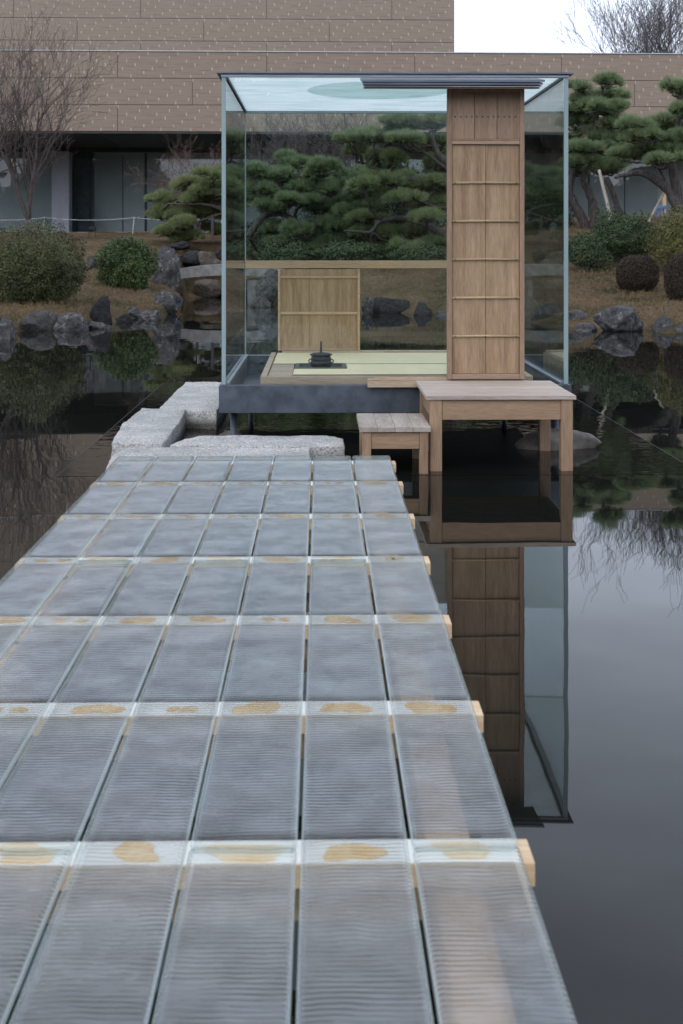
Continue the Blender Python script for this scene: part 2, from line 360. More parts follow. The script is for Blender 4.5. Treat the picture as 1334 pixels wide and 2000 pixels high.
# cast optical glass of the walkway: rippled clear body, hazy ribbed underside, pale edges
HD, GT = .25, .03            # top of the glass above the water, thickness
BEAM_TOP = HD - GT - .004
BEAM_Y0, BEAM_STEP = PZ(667, 1664, BEAM_TOP).y, .817
def cast(name, kind):
    m, nt, out = nmat(name)
    L = nt.links
    def mth(op, a, b=0.0, c=0.0):
        n_ = nt.nodes.new('ShaderNodeMath'); n_.operation = op
        for i_, q_ in enumerate((a, b, c)):
            if isinstance(q_, bpy.types.NodeSocket): L.new(q_, n_.inputs[i_])
            else: n_.inputs[i_].default_value = q_
        return n_.outputs[0]
    def mrange(v_, a, b, c, d):
        n_ = nt.nodes.new('ShaderNodeMapRange')
        L.new(v_, n_.inputs['Value'])
        for k_, q_ in (('From Min', a), ('From Max', b), ('To Min', c), ('To Max', d)): n_.inputs[k_].default_value = q_
        return n_.outputs['Result']
    def mixs(fac, a, b):
        n_ = nt.nodes.new('ShaderNodeMixShader')
        if isinstance(fac, bpy.types.NodeSocket): L.new(fac, n_.inputs[0])
        else: n_.inputs[0].default_value = fac
        L.new(a.outputs[0], n_.inputs[1]); L.new(b.outputs[0], n_.inputs[2]); return n_
    tr = nt.nodes.new('ShaderNodeBsdfTransparent'); tr.inputs['Color'].default_value = (0.95, 0.965, 0.96, 1)
    gl = nt.nodes.new('ShaderNodeBsdfGlossy'); gl.inputs['Roughness'].default_value = 0.1
    df = nt.nodes.new('ShaderNodeBsdfDiffuse'); df.inputs['Color'].default_value = (0.80, 0.88, 0.965, 1)
    geo = nt.nodes.new('ShaderNodeNewGeometry')
    if kind == 'side':
        fr = nd(nt, 'ShaderNodeFresnel', IOR=1.6)
        df.inputs['Color'].default_value = (0.62, 0.72, 0.68, 1)
        g_ = mth('MULTIPLY', fr.outputs[0], mth('SUBTRACT', 1.0, geo.outputs['Backfacing']))
        L.new(mixs(g_, mixs(.32, tr, df), gl).outputs[0], out.inputs['Surface']); return
    v = coords(nt, (1, 1, 1), True)
    nwarp = nd(nt, 'ShaderNodeTexNoise', Scale=6.5, Detail=2, Roughness=0.6); L.new(v, nwarp.inputs['Vector'])
    vw = nd(nt, 'ShaderNodeVectorMath', operation='MULTIPLY_ADD')
    L.new(nwarp.outputs['Color'], vw.inputs[0]); vw.inputs[1].default_value = (0.0, 0.035, 0.0); L.new(v, vw.inputs[2])
    wv = nd(nt, 'ShaderNodeTexWave', Scale=20.0, Distortion=0.8, bands_direction='Y'); wv.inputs['Detail'].default_value = 1
    wv.inputs['Detail Scale'].default_value = 2.2
    L.new(vw.outputs[0], wv.inputs['Vector'])
    rib = mth('MULTIPLY', wv.outputs['Fac'], mrange(nwarp.outputs['Fac'], .38, .62, .35, 1.0))
    if kind == 'top':
        nf = nd(nt, 'ShaderNodeTexNoise', Scale=90, Detail=2, Roughness=0.7); L.new(v, nf.inputs['Vector'])
        nb = nd(nt, 'ShaderNodeBump', Strength=0.9, Distance=0.0016); L.new(mth('MULTIPLY_ADD', nf.outputs['Fac'], .35, rib), nb.inputs['Height'])
        fr = nd(nt, 'ShaderNodeFresnel', IOR=1.65); L.new(nb.outputs['Normal'], fr.inputs['Normal']); L.new(nb.outputs['Normal'], gl.inputs['Normal'])
        g_ = mth('MULTIPLY', fr.outputs[0], mth('SUBTRACT', 1.0, geo.outputs['Backfacing']))
        L.new(mixs(g_, tr, gl).outputs[0], out.inputs['Surface']); return
    # underside: haze between the beams, clear over the beams; what lies below shows blurred
    spos = nt.nodes.new('ShaderNodeSeparateXYZ'); L.new(geo.outputs['Position'], spos.inputs[0])
    tcn = nt.nodes.new('ShaderNodeTexCoord'); sxn = nt.nodes.new('ShaderNodeSeparateXYZ'); L.new(tcn.outputs['Object'], sxn.inputs[0])
    ph = mth('SUBTRACT', mth('FRACT', mth('ADD', mth('DIVIDE', mth('SUBTRACT', spos.outputs['Y'], BEAM_Y0), BEAM_STEP), 20.5)), .5)
    far = mth('MULTIPLY_ADD', mth('ABSOLUTE', ph), BEAM_STEP, mth('MULTIPLY', nwarp.outputs['Fac'], .012))
    bmask = mrange(far, .052, .1, .08, 1.0)
    npatch = nd(nt, 'ShaderNodeTexNoise', Scale=7, Detail=8, Roughness=0.74, Distortion=0.6); L.new(coords(nt, (1.5, .8, 1)), npatch.inputs['Vector'])
    tau = mth('MULTIPLY', mrange(npatch.outputs['Fac'], .36, .72, .076, .108), mth('MULTIPLY_ADD', rib, .8, .6))
    dot = nt.nodes.new('ShaderNodeVectorMath'); dot.operation = 'DOT_PRODUCT'
    L.new(geo.outputs['Incoming'], dot.inputs[0]); L.new(geo.outputs['True Normal'], dot.inputs[1])
    slant = mth('MAXIMUM', mth('ABSOLUTE', dot.outputs['Value']), .12)
    haze = mth('SUBTRACT', 1.0, mth('POWER', 2.71828, mth('MULTIPLY', mth('DIVIDE', tau, mth('POWER', slant, 1.65)), -1.0)))
    rim = mrange(mth('ABSOLUTE', sxn.outputs['X']), .092, .108, 0.0, .14)
    hfac = mth('MINIMUM', mth('ADD', mth('MULTIPLY', haze, bmask), rim), .9)
    rf = nt.nodes.new('ShaderNodeBsdfRefraction'); rf.inputs['IOR'].default_value = 1.15; rf.inputs['Roughness'].default_value = 0.36
    rf.inputs['Color'].default_value = (0.93, 0.965, 0.965, 1)
    see = mixs(mth('MULTIPLY_ADD', bmask, .45, .3), tr, rf)
    tl = nt.nodes.new('ShaderNodeBsdfTranslucent'); tl.inputs['Color'].default_value = (0.72, 0.82, 0.9, 1)
    L.new(mixs(hfac, see, mixs(.3, df, tl)).outputs[0], out.inputs['Surface'])
cast('cast_glass', 'top'); cast('cast_glass_underside', 'under'); cast('cast_glass_edge', 'side')

# ------------------------------------------------------------------ building helpers
def tag(o, label=None, cat=None, group=None, kind=None):
    if label: o['label'] = label
    if cat: o['category'] = cat
    if group: o['group'] = group
    if kind: o['kind'] = kind
    return o
def thing(name, label, cat, loc=(0, 0, 0), group=None, rz=0.0):
    o = bpy.data.objects.new(name, None)
    o.empty_display_size = 0.2
    COL.objects.link(o); o.location = loc; o.rotation_euler.z = rz
    return tag(o, label, cat, group)
def root_loc(p):
    while p.parent is not None: p = p.parent
    return Vector(p.location)
def link(name, me, mat, parent=None, loc=None):
    o = bpy.data.objects.new(name, me)
    if mat and not me.materials: me.materials.append(MATS[mat])
    COL.objects.link(o)
    if parent is not None: o.parent = parent
    if loc is not None: o.location = loc
    return o
class MB:
    def __init__(s): s.v = []; s.f = []
    def add(s, vs, fs):
        b = len(s.v); s.v.extend([tuple(p) for p in vs]); s.f.extend([tuple(i + b for i in f) for f in fs]); return s
    def box(s, x0, x1, y0, y1, z0, z1, c=0.0):
        if c <= 0:
            vs = [(x, y, z) for z in (z0, z1) for y in (y0, y1) for x in (x0, x1)]
            return s.add(vs, [(0, 2, 3, 1), (4, 5, 7, 6), (0, 1, 5, 4), (2, 6, 7, 3), (0, 4, 6, 2), (1, 3, 7, 5)])
        lo, hi = (x0, y0, z0), (x1, y1, z1); vs = []; idx = {}
        for k in range(8):
            bit = [(k >> i) & 1 for i in range(3)]
            for a in range(3):      # corner vertex sitting on the face normal to axis a
                p = [0, 0, 0]
                for i in range(3):
                    e = hi[i] if bit[i] else lo[i]
                    p[i] = e if i == a else (e - c if bit[i] else e + c)
                idx[(k, a)] = len(vs); vs.append(tuple(p))
        fs = []
        for a in range(3):
            b_, c_ = (a + 1) % 3, (a + 2) % 3
            for sgn in (0, 1):
                ks = [(sgn << a) | (i << b_) | (j << c_) for i, j in ((0, 0), (1, 0), (1, 1), (0, 1))]
                q = [idx[(k, a)] for k in ks]; fs.append(q if sgn else q[::-1])
        for a in range(3):
            b_, c_ = (a + 1) % 3, (a + 2) % 3
            for i in (0, 1):
                for j in (0, 1):
                    k0 = (i << b_) | (j << c_); k1 = k0 | (1 << a)
                    q = [idx[(k0, b_)], idx[(k1, b_)], idx[(k1, c_)], idx[(k0, c_)]]
                    fs.append(q if i != j else q[::-1])
        for k in range(8):
            t = [idx[(k, 0)], idx[(k, 1)], idx[(k, 2)]]
            fs.append(t if bin(k).count('1') % 2 else t[::-1])
        return s.add(vs, fs)
    def tube(s, pts, rad, n=8, cap=True):
        pts = [Vector(p) for p in pts]; m = len(pts); vs = []; fs = []
        up = None
        for i, p in enumerate(pts):
            d = (pts[min(i + 1, m - 1)] - pts[max(i - 1, 0)])
            if d.length < 1e-9: d = Vector((0, 0, 1))
            d.normalize()
            if up is None: up = d.orthogonal().normalized()
            up = (up - d * up.dot(d))
            if up.length < 1e-6: up = d.orthogonal()
            up.normalize(); sd_ = d.cross(up)
            r = rad[i] if isinstance(rad, (list, tuple)) else rad
            for k in range(n):
                a = 2 * math.pi * k / n
                vs.append(p + (up * math.cos(a) + sd_ * math.sin(a)) * r)
        for i in range(m - 1):
            for k in range(n):
                k2 = (k + 1) % n
                fs.append((i * n + k, i * n + k2, (i + 1) * n + k2, (i + 1) * n + k))
        if cap:
            fs.append(tuple(range(n))[::-1]); fs.append(tuple((m - 1) * n + k for k in range(n)))
        return s.add(vs, fs)
    def lathe(s, c, prof, n=28):
        vs = []; fs = []
        for (r, z) in prof:
            for k in range(n):
                a = 2 * math.pi * k / n; vs.append((c[0] + r * math.cos(a), c[1] + r * math.sin(a), c[2] + z))
        for i in range(len(prof) - 1):
            for k in range(n):
                k2 = (k + 1) % n; fs.append((i * n + k, i * n + k2, (i + 1) * n + k2, (i + 1) * n + k))
        fs.append(tuple(range(n))[::-1]); fs.append(tuple((len(prof) - 1) * n + k for k in range(n)))
        return s.add(vs, fs)
    def prism(s, poly, z0, z1):
        n = len(poly); vs = [(x, y, z0) for x, y in poly] + [(x, y, z1) for x, y in poly]
        fs = [tuple(range(n))[::-1], tuple(range(n, 2 * n))] + [(i, (i + 1) % n, n + (i + 1) % n, n + i) for i in range(n)]
        return s.add(vs, fs)
    def mesh(s, name, off=(0, 0, 0), smooth=False):
        me = bpy.data.meshes.new(name)
        off = Vector(off)
        me.from_pydata([tuple(Vector(p) - off) for p in s.v], [], s.f)
        me.validate(); 
        bm = bmesh.new(); bm.from_mesh(me); bmesh.ops.recalc_face_normals(bm, faces=bm.faces); bm.to_mesh(me); bm.free()
        if smooth: me.polygons.foreach_set('use_smooth', [True] * len(me.polygons))
        me.update(); return me
    def build(s, name, mat, parent=None, smooth=False, local=False):
        off = (0, 0, 0) if (parent is None or local) else root_loc(parent)
        return link(name, s.mesh(name, off, smooth), mat, parent)
def fast_mesh(name, verts, faces_flat, nper, mat=None):
    """numpy arrays -> mesh; every face has nper corners"""
    me = bpy.data.meshes.new(name)
    nv = len(verts); nf = len(faces_flat) // nper
    me.vertices.add(nv); me.vertices.foreach_set('co', np.asarray(verts, dtype=np.float32).ravel())
    me.loops.add(nf * nper); me.loops.foreach_set('vertex_index', np.asarray(faces_flat, dtype=np.int32))
    me.polygons.add(nf)
    me.polygons.foreach_set('loop_start', np.arange(nf, dtype=np.int32) * nper)
    me.update(calc_edges=True)
    return me
def box_thing(name, label, cat, mb, mat, group=None, smooth=False):
    """a thing that is one mesh: origin at the middle of its base"""
    vs = np.array(mb.v); o = Vector(((vs[:, 0].min() + vs[:, 0].max()) / 2, (vs[:, 1].min() + vs[:, 1].max()) / 2, vs[:, 2].min()))
    ob = link(name, mb.mesh(name, o, smooth), mat, None, o)
    return tag(ob, label, cat, group)

# ================================================================== SETTING
# terrain: for some photograph columns, (distance, height) profiles
PROF = [
    (-900, [(17, -.6), (18.5, .15), (24, .3), (30, .7), (38, 1.4), (46, 1.95), (62, 2.1)]),
    (0, [(19.6, -.6), (20.7, .13), (23, .25), (26, .36), (30, .72), (38, 1.4), (46, 1.95), (62, 2.1)]),
    (100, [(21.6, -.6), (22.5, .13), (24.5, .27), (27, .38), (31, .75), (38, 1.4), (46, 1.95), (62, 2.1)]),
    (220, [(23.4, -.6), (24.4, .12), (26, .25), (28.5, .38), (32, .75), (38, 1.38), (46, 1.95), (62, 2.1)]),
    (320, [(25.3, -.6), (26.4, .12), (28, .25), (30.5, .42), (34, .8), (39, 1.4), (46, 1.95), (62, 2.1)]),
    (352, [(28.5, -.6), (30, .1), (32, .3), (34, .6), (36, .95), (40, 1.45), (46, 1.95), (62, 2.1)]),
    (364, [(34.5, -.6), (36, .1), (37, .3), (38, .6), (39, 1.0), (41, 1.5), (46, 1.95), (62, 2.1)]),
    (440, [(35.5, -.6), (36.5, .1), (37.2, .35), (38, .6), (39, 1.0), (41, 1.5), (46, 1.95), (62, 2.1)]),
    (520, [(31.5, -.6), (32.8, .12), (34, .35), (36, .75), (38, 1.1), (41, 1.5), (46, 2.05), (62, 2.1)]),
    (690, [(27.2, -.6), (28.2, .12), (29.5, .35), (32, .8), (35, 1.25), (39, 1.6), (46, 2.1), (62, 2.1)]),
    (870, [(26.0, -.6), (27, .12), (28.5, .4), (31, .85), (34, 1.35), (39, 1.9), (46, 2.25), (62, 2.3)]),
    (1110, [(22.0, -.6), (23, .13), (25, .36), (27, .58), (30, 1.0), (34, 1.7), (38, 2.15), (46, 2.5), (62, 2.6)]),
    (1334, [(20.3, -.6), (21.3, .13), (24, .3), (27, .46), (30, 1.0), (34, 1.8), (38, 2.3), (46, 2.6), (62, 2.6)]),
    (2300, [(18, -.6), (19, .13), (21, .45), (25, .95), (30, 1.6), (38, 2.4), (46, 2.6), (62, 2.6)]),
]
_pu = np.array([p[0] for p in PROF], float)
def ground_z(X, Y):
    # column in the photograph from world direction
    d = X * _fw.x + Y * _fw.y; l = X * _rt.x + Y * _rt.y
    u = 667.0 + F * l / max(d, 1e-3)
    u = min(max(u, _pu[0]), _pu[-1])
    i = min(int(np.searchsorted(_pu, u, side='right')) - 1, len(PROF) - 2)
    t = (u - _pu[i]) / (_pu[i + 1] - _pu[i])
    z = []
    for p in (PROF[i], PROF[i + 1]):
        ys = [q[0] for q in p[1]]; zs = [q[1] for q in p[1]]
        z.append(float(np.interp(Y, ys, zs)) if Y > ys[0] - 2 else -0.6)
    zz = z[0] * (1 - t) + z[1] * t
    zz += 0.06 * mnoise.noise(Vector((X * 0.9, Y * 0.9, 0))) + 0.03 * mnoise.noise(Vector((X * 2.7, Y * 2.7, 5)))
    return zz
us = np.concatenate([np.linspace(-900, -100, 14), np.linspace(-60, 1400, 190), np.linspace(1450, 2300, 14)])
ysr = np.concatenate([np.linspace(17, 50, 150), np.array([55, 62, 80, 120, 200, 400, 900, 1800])])
tv = []
for Y in ysr:
    for u in us:
        p = PY(u, HOR, Y)
        z = ground_z(p.x, Y) if Y < 63 else 2.1
        tv.append((p.x, Y, z))
nu, ny = len(us), len(ysr)
tf = []
for j in range(ny - 1):
    for i in range(nu - 1):
        a = j * nu + i; tf += [a, a + 1, a + nu + 1, a + nu]
me = fast_mesh('ground', tv, tf, 4); me.materials.append(MATS['dry_ground'])
me.polygons.foreach_set('use_smooth', [True] * len(me.polygons))
g = bpy.data.objects.new('ground', me); COL.objects.link(g); g['kind'] = 'structure'
# low land all round, reaching the horizon behind and beside
mb = MB(); mb.add([(-1800, -1800, -.7), (1800, -1800, -.7), (1800, 1800, -.7), (-1800, 1800, -.7)], [(0, 1, 2, 3)])
o = mb.build('terrain', 'dry_ground'); o['kind'] = 'structure'
mb = MB(); mb.add([(-1500, -1500, .35), (1500, -1500, .35), (1500, -14, .35), (-1500, -14, .35), (-1500, -13, -.69), (1500, -13, -.69)], [(0, 1, 2, 3), (3, 2, 5, 4)])
o = mb.build('land', 'dry_ground'); o['kind'] = 'structure'

# pond
mb = MB(); mb.add([(-60, -20, 0), (60, -20, 0), (60, 44, 0), (-60, 44, 0)], [(0, 1, 2, 3)])
o = mb.build('pond_water', 'pond_water'); o['kind'] = 'structure'
RX0, RX1, RY0, RY1 = PZ(112, 930, 0).x, PZ(1330, 902, 0).x, PZ(667, 929, 0).y, 13.6
mb = MB(); mb.add([(RX0, RY0, .0012), (RX1, RY0, .0012), (RX1, RY1, .0012), (RX0, RY1, .0012)], [(0, 1, 2, 3)])
o = mb.build('shallow_water', 'shallow_water'); o['kind'] = 'structure'
t = thing('basin_rim', 'thin steel rim of the shallow basin round the glass tea house', 'basin rim', ((RX0 + RX1) / 2, RY0, 0))
for (x0, x1, y0, y1) in ((RX0 - .003, RX1 + .003, RY1, RY1 + .003), (RX0 - .003, RX0, RY0, RY1), (RX1, RX1 + .003, RY0, RY1)):
    MB().box(x0, x1, y0, y1, -.05, .003).build('edge_strip', 'steel_dark', t)

# ================================================================== MUSEUM BUILDING
BYF, BROT = 49.3, math.atan(0.018)
bld = thing('museum_building', 'long brown panel-clad museum with dark glazed ground floor behind the garden', 'building', (0, BYF, 0), rz=BROT)
def bpt(x, y, Y):      # photograph pixel -> building local coordinates at local depth Y (0 = facade)
    r = ray(x, y); nrm = Vector((-math.sin(BROT), math.cos(BROT), 0)); org = Vector((0, BYF, 0)) + nrm * Y
    t_ = (org - Vector((0, 0, CZ))).dot(nrm) / r.dot(nrm)
    p = Vector((0, 0, CZ)) + r * t_ - Vector((0, BYF, 0))
    return Vector((p.dot(Vector((math.cos(BROT), math.sin(BROT), 0))), Y, p.z))
PW, PH = 5.77, 1.03
z_top = bpt(667, 103, 0).z; z_bot = bpt(667, 258, 0).z
PH = (z_top - z_bot) / 3.0
OFFS = [0, 5, 2, 4, 1, 6, 3]
def facade(x_lo, x_hi, ztop, rows, y, joint_x, mat, row0=0, x_edge=None):
    """panels with open joints, pale ticks standing 4 mm proud"""
    shared = {}
    ticks = MB()
    for r_ in range(rows):
        z1 = ztop - r_ * PH; z0 = z1 - PH
        off = 0.0 if (r_ + row0) % 2 == 0 else PW / 2
        k0 = math.floor((x_lo - joint_x - off) / PW); k1 = math.ceil((x_hi - joint_x - off) / PW)
        for k in range(k0, k1):
            a = joint_x + off + k * PW; b = a + PW
            if x_edge is not None: b = min(b, x_edge)
            if b - a < 0.1: continue
            key = round(b - a, 3)
            if key not in shared:
                shared[key] = MB().box(0, b - a - .018, 0, .06, 0, PH - .02, .004).mesh('panel')
            link('panel', shared[key], mat, bld, (a + .009, y, z0 + .01))
        for q in range(7):
            zz = z1 - (q + .5) * PH / 7
            px_ = PW / 5
            n0 = int((x_lo - joint_x) / px_) - 1; n1 = int((x_hi - joint_x) / px_) + 1
            for k in range(n0, n1):
                xx = joint_x + off + (k + OFFS[q] / 7.0) * px_ + .02
                if x_edge is not None and xx > x_edge - .05: continue
                w, h = .036, .06
                ticks.add([(xx - w / 2, y - .004, zz - h), (xx + w / 2, y - .004, zz - h), (xx + w / 2, y - .004, zz + h), (xx - w / 2, y - .004, zz + h)], [(0, 1, 2, 3)])
                # hairline seam running off each tick
                ticks2.add([(xx - .42, y - .003, zz - h - .007), (xx, y - .003, zz - h - .007), (xx, y - .003, zz - h + .007), (xx - .42, y - .003, zz - h + .007)], [(0, 1, 2, 3)])
    return ticks
ticks2 = MB()
XL, XR = bpt(-60, 200, 0).x, bpt(1400, 200, 0).x
jx = bpt(230, 200, 0).x
MB().box(-40, 40, .02, 6.9, z_bot - .02, z_top - .01).build('facade_backing', 'facade_gap', bld, local=True)
tk = facade(XL, XR, z_top, 3, -.04, jx, 'facade_lower')
o = tk.build('tick_marks', 'facade_tick', bld, local=True); o['kind'] = 'stuff'
MB().box(-40, 40, -.08, .5, z_top, z_top + .04, .01).build('coping', 'coping', bld, local=True)
UY = 9.0      # set-back upper block
ue = bpt(886, 50, UY).x
zu = bpt(667, 82, UY).z
ztop_u = zu + 4 * PH
MB().box(-40, ue - .01, UY + .02, UY + 14, z_top - .5, ztop_u - .01).build('upper_backing', 'facade_gap', bld, local=True)
tk = facade(bpt(-60, 50, UY).x, ue, ztop_u, 6, UY - .04, bpt(27, 50, UY).x, 'facade_upper', x_edge=ue)
o = tk.build('tick_marks', 'facade_tick', bld, local=True); o['kind'] = 'stuff'
# side wall of the upper block
for r_ in range(6):
    z1 = ztop_u - r_ * PH
    MB().box(ue - .01, ue + .03, UY - .04, UY + 14, z1 - PH + .0125, z1 - .0125).build('side_panel', 'facade_upper', bld, local=True)
MB().box(-40, ue + .06, UY - .08, UY + 14, ztop_u, ztop_u + .07).build('coping', 'coping', bld, local=True)
o = ticks2.build('seam_lines', 'facade_seam', bld, local=True); o['kind'] = 'stuff'
# soffit, glazing and column under the overhang
GY = 7.2
zs = z_bot - .021
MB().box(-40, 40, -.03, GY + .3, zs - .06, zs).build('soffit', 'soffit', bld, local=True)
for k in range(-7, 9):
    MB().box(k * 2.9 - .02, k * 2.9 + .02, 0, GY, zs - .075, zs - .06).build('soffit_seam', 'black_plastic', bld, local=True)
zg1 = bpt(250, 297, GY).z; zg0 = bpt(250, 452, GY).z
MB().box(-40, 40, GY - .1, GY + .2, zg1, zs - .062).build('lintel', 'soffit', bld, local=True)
gx = [bpt(x, 400, GY).x for x in (-160, -40, 42, 104, 137, 248, 353, 470, 590, 710, 830, 950, 1080, 1180, 1285)]
pane_cache = {}
for a, b in zip(gx[:-1], gx[1:]):
    if abs(a - gx[3]) < .01: continue
    MB().box(a + .006, b - .006, GY, GY + .03, zg0, zg1).build('window_pane', 'window_glass', bld, local=True)
MB().box(gx[3], gx[4], GY - .35, GY + .3, zg0 - .02, zg1, .01).build('column', 'column_plaster', bld, local=True)
for xp in (147, 182, 285):
    q = bpt(xp, 400, GY + .6).x
    MB().box(q - .05, q + .05, GY + .5, GY + .62, zg0, zg1).build('mullion', 'steel_dark', bld, local=True)
# dark inner rooms
MB().box(-20, 30, GY + 1.6, GY + 1.8, zg0 - .1, zg1 + .3).build('inner_wall', 'interior', bld, local=True)
MB().box(-20, 30, GY + .04, GY + 1.6, zg0 - .25, zg0 - .03).build('inner_floor', 'interior', bld, local=True)
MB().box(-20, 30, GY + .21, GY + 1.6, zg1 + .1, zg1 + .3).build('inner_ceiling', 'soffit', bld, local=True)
q0, q1 = bpt(147, 400, GY + 1.5).x, bpt(182, 400, GY + 1.5).x
MB().box(q0, q1, GY + .7, GY + 1.55, zg0 - .03, zg1 + .1).build('inner_pier', 'steel_dark', bld, local=True)
for xp in (60, 240, 330, 700, 900, 1150, 1220):
    q = bpt(xp, 400, GY + 1.6).x
    MB().box(q - .015, q + .015, GY + 1.57, GY + 1.599, zg0, zg1).build('wall_joint', 'soffit', bld, local=True)
MB().box(gx[0], bpt(395, 452, GY - .5).x, GY - 1.2, GY - .36, zg0 - .14, zg0 - .04, .01).build('plinth', 'white_paint', bld, local=True)
zr = bpt(1130, 425, GY).z
MB().box(bpt(1080, 425, GY).x, bpt(1300, 425, GY).x, GY - .4, GY - .05, zr - .1, zr, .01).build('plinth', 'white_paint', bld, local=True)

# ================================================================== VEGETATION
def tri_soup(name, V, mat, parent, n=3, tone=None):
    V = np.asarray(V, np.float32).reshape(-1, 3)
    loc = np.array(root_loc(parent)) if parent is not None else np.zeros(3)
    me = fast_mesh(name, V - loc, np.arange(len(V), dtype=np.int32), n)
    at = me.attributes.new('tone', 'FLOAT', 'POINT')
    at.data.foreach_set('value', np.asarray(tone if tone is not None else np.repeat(RNG.uniform(0, 1, len(V) // n), n), np.float32))
    return link(name, me, mat, parent)
def unit(a): return a / np.maximum(np.linalg.norm(a, axis=-1, keepdims=True), 1e-9)
def needles(centers, axes, n_per, length, width, spread):
    """brushes of needles: thin triangles fanning from each centre"""
    m = len(centers)
    C = np.repeat(centers, n_per, 0); A = np.repeat(axes, n_per, 0)
    d = unit(A + RNG.normal(0, spread, (m * n_per, 3)))
    s = unit(np.cross(d, RNG.normal(0, 1, (m * n_per, 3)))) * (width * RNG.uniform(.7, 1.3, (m * n_per, 1)))
    Ln = length * RNG.uniform(.65, 1.15, (m * n_per, 1))
    base = C + d * .01
    tri = np.stack([base - s * .5, base + s * .5, base + d * Ln], 1)
    return tri.reshape(-1, 3)
def leaves(centers, normals, size, jitter=.7):
    m = len(centers)
    nr = unit(normals + RNG.normal(0, jitter, (m, 3)))
    t1 = unit(np.cross(nr, RNG.normal(0, 1, (m, 3)))); t2 = np.cross(nr, t1)
    s = size * RNG.uniform(.6, 1.3, (m, 1))
    q = np.stack([centers - t1 * s, centers + t2 * s * .5, centers + t1 * s, centers - t2 * s * .5], 1)
    return q.reshape(-1, 3)
def limb(pts, r0, r1, wob=.04, sub=4):
    """smooth wandering polyline with tapering radii"""
    P = [Vector(p) for p in pts]; outp = []
    for i in range(len(P) - 1):
        for k in range(sub):
            t_ = k / sub
            p0, p1, p2, p3 = P[max(i - 1, 0)], P[i], P[i + 1], P[min(i + 2, len(P) - 1)]
            q = 0.5 * ((2 * p1) + (p2 - p0) * t_ + (2 * p0 - 5 * p1 + 4 * p2 - p3) * t_ ** 2 + (3 * p1 - p0 - 3 * p2 + p3) * t_ ** 3)
            outp.append(q + Vector((random.uniform(-wob, wob), random.uniform(-wob, wob), random.uniform(-wob, wob))))
    outp.append(P[-1]); n = len(outp)
    return outp, [r0 + (r1 - r0) * (i / (n - 1)) for i in range(n)]

def pine(label, base_px, Y, limbs, pads, mat='pine_needles', dens=1.0, group='garden pines', nl=.23, fill=None):
    b = PY(base_px[0], base_px[1], Y)
    b.z = min(b.z, ground_z(b.x, Y) + .1)
    t = thing('pine_tree', label, 'tree', b, group)
    tr = MB(); allp = []
    sc = Y / F
    for (pts, r0, r1) in limbs:
        ww = [PY(x, y, Y + (q[0] if q else 0)) for (x, y, *q) in pts]
        P, R = limb(ww, r0 * .62, r1 * .62, .02)
        tr.tube(P, R, 8); allp += P
    tr.build('trunk', 'bark', t, smooth=True)
    br = MB(); V = []; TN = []
    pads = list(pads)
    if fill:
        fr = random.Random(int(base_px[0]))
        for k in range(fill[4]):
            xc, yc, ww_ = fr.uniform(fill[0], fill[1]), fr.uniform(fill[2], fill[3]), fr.uniform(26, 44)
            pads.append((xc - ww_, xc + ww_, yc - fr.uniform(8, 12), yc + fr.uniform(8, 12), fr.uniform(.6, 2.2)))
    for (x0, x1, y0, y1, *q) in pads:
        dy = q[0] if q else random.uniform(-.9, .9)
        c = PY((x0 + x1) / 2, (y0 + y1) / 2, Y + dy)
        rx, rz = (x1 - x0) / 2 * sc * 1.1, (y1 - y0) / 2 * sc
        ry = max(rx * .75, .3)
        # branch from the nearest limb point below or beside the pad
        near = min(allp, key=lambda p: (p - c).length + (0.6 if p.z > c.z + .1 else 0))
        under = c + Vector((0, 0, -rz * .8))
        mid = near.lerp(under, .5) + Vector((random.uniform(-.1, .1), random.uniform(-.1, .1), random.uniform(-.12, .05)))
        P, R = limb([near, mid, under], .05, .026, .02, 5)
        br.tube(P, R, 5)
        # lobes make the pad uneven
        nlobe = max(5, int(rx / .12))
        lob = []
        for k in range(nlobe):
            a = random.uniform(0, 6.283); rr = math.sqrt(random.random()) * .72
            lc = Vector((c.x + math.cos(a) * rr * rx, c.y + math.sin(a) * rr * ry, c.z + random.uniform(-.5, .35) * rz - rr * rr * rz * .35))
            lr = random.uniform(.3, .5) * (rx * .55 + .2)
            lob.append((lc, lr, max(rz * random.uniform(.55, .85), .1)))
            P, R = limb([under, under.lerp(lc, .5) + Vector((random.uniform(-.06, .06), 0, random.uniform(-.08, .02))), lc + Vector((0, 0, -rz * .25))], .026, .009, .02, 4)
            br.tube(P, R, 4)
            for k2 in range(3):
                a2 = random.uniform(0, 6.283)
                e = lc + Vector((math.cos(a2) * lr * .8, math.sin(a2) * lr * .8, random.uniform(-.3, .1) * rz))
                br.tube([lc + Vector((0, 0, -rz * .3)), lc.lerp(e, .55) + Vector((0, 0, -.04)), e], [.011, .008, .004], 3, False)
        for (lc, lr, lz) in lob:
            n = int(dens * 270 * lr * lr * math.pi / .6) + 14
            th = RNG.uniform(0, 2 * np.pi, n); u = np.sqrt(RNG.uniform(0, 1, n))
            hx = np.cos(th) * u; hy = np.sin(th) * u
            hz = np.sqrt(np.maximum(0, 1 - u * u)) * RNG.uniform(.2, 1.0, n) - .25 * (RNG.uniform(0, 1, n) < .22)
            pc = np.stack([lc.x + hx * lr, lc.y + hy * lr, lc.z + hz * lz], 1)
            ax = unit(np.stack([hx * .75, hy * .75, .65 + hz * .5], 1))
            V.append(needles(pc, unit(ax + RNG.normal(0, .3, ax.shape)), 17, nl, .019, .36))
            TN.append(np.repeat(RNG.uniform(0, 1, n), 17 * 3))
    br.build('branch_work', 'bark', t, smooth=True)['kind'] = 'stuff'
    o = tri_soup('needle_crown', np.concatenate(V), mat, t, tone=np.concatenate(TN))
    return t

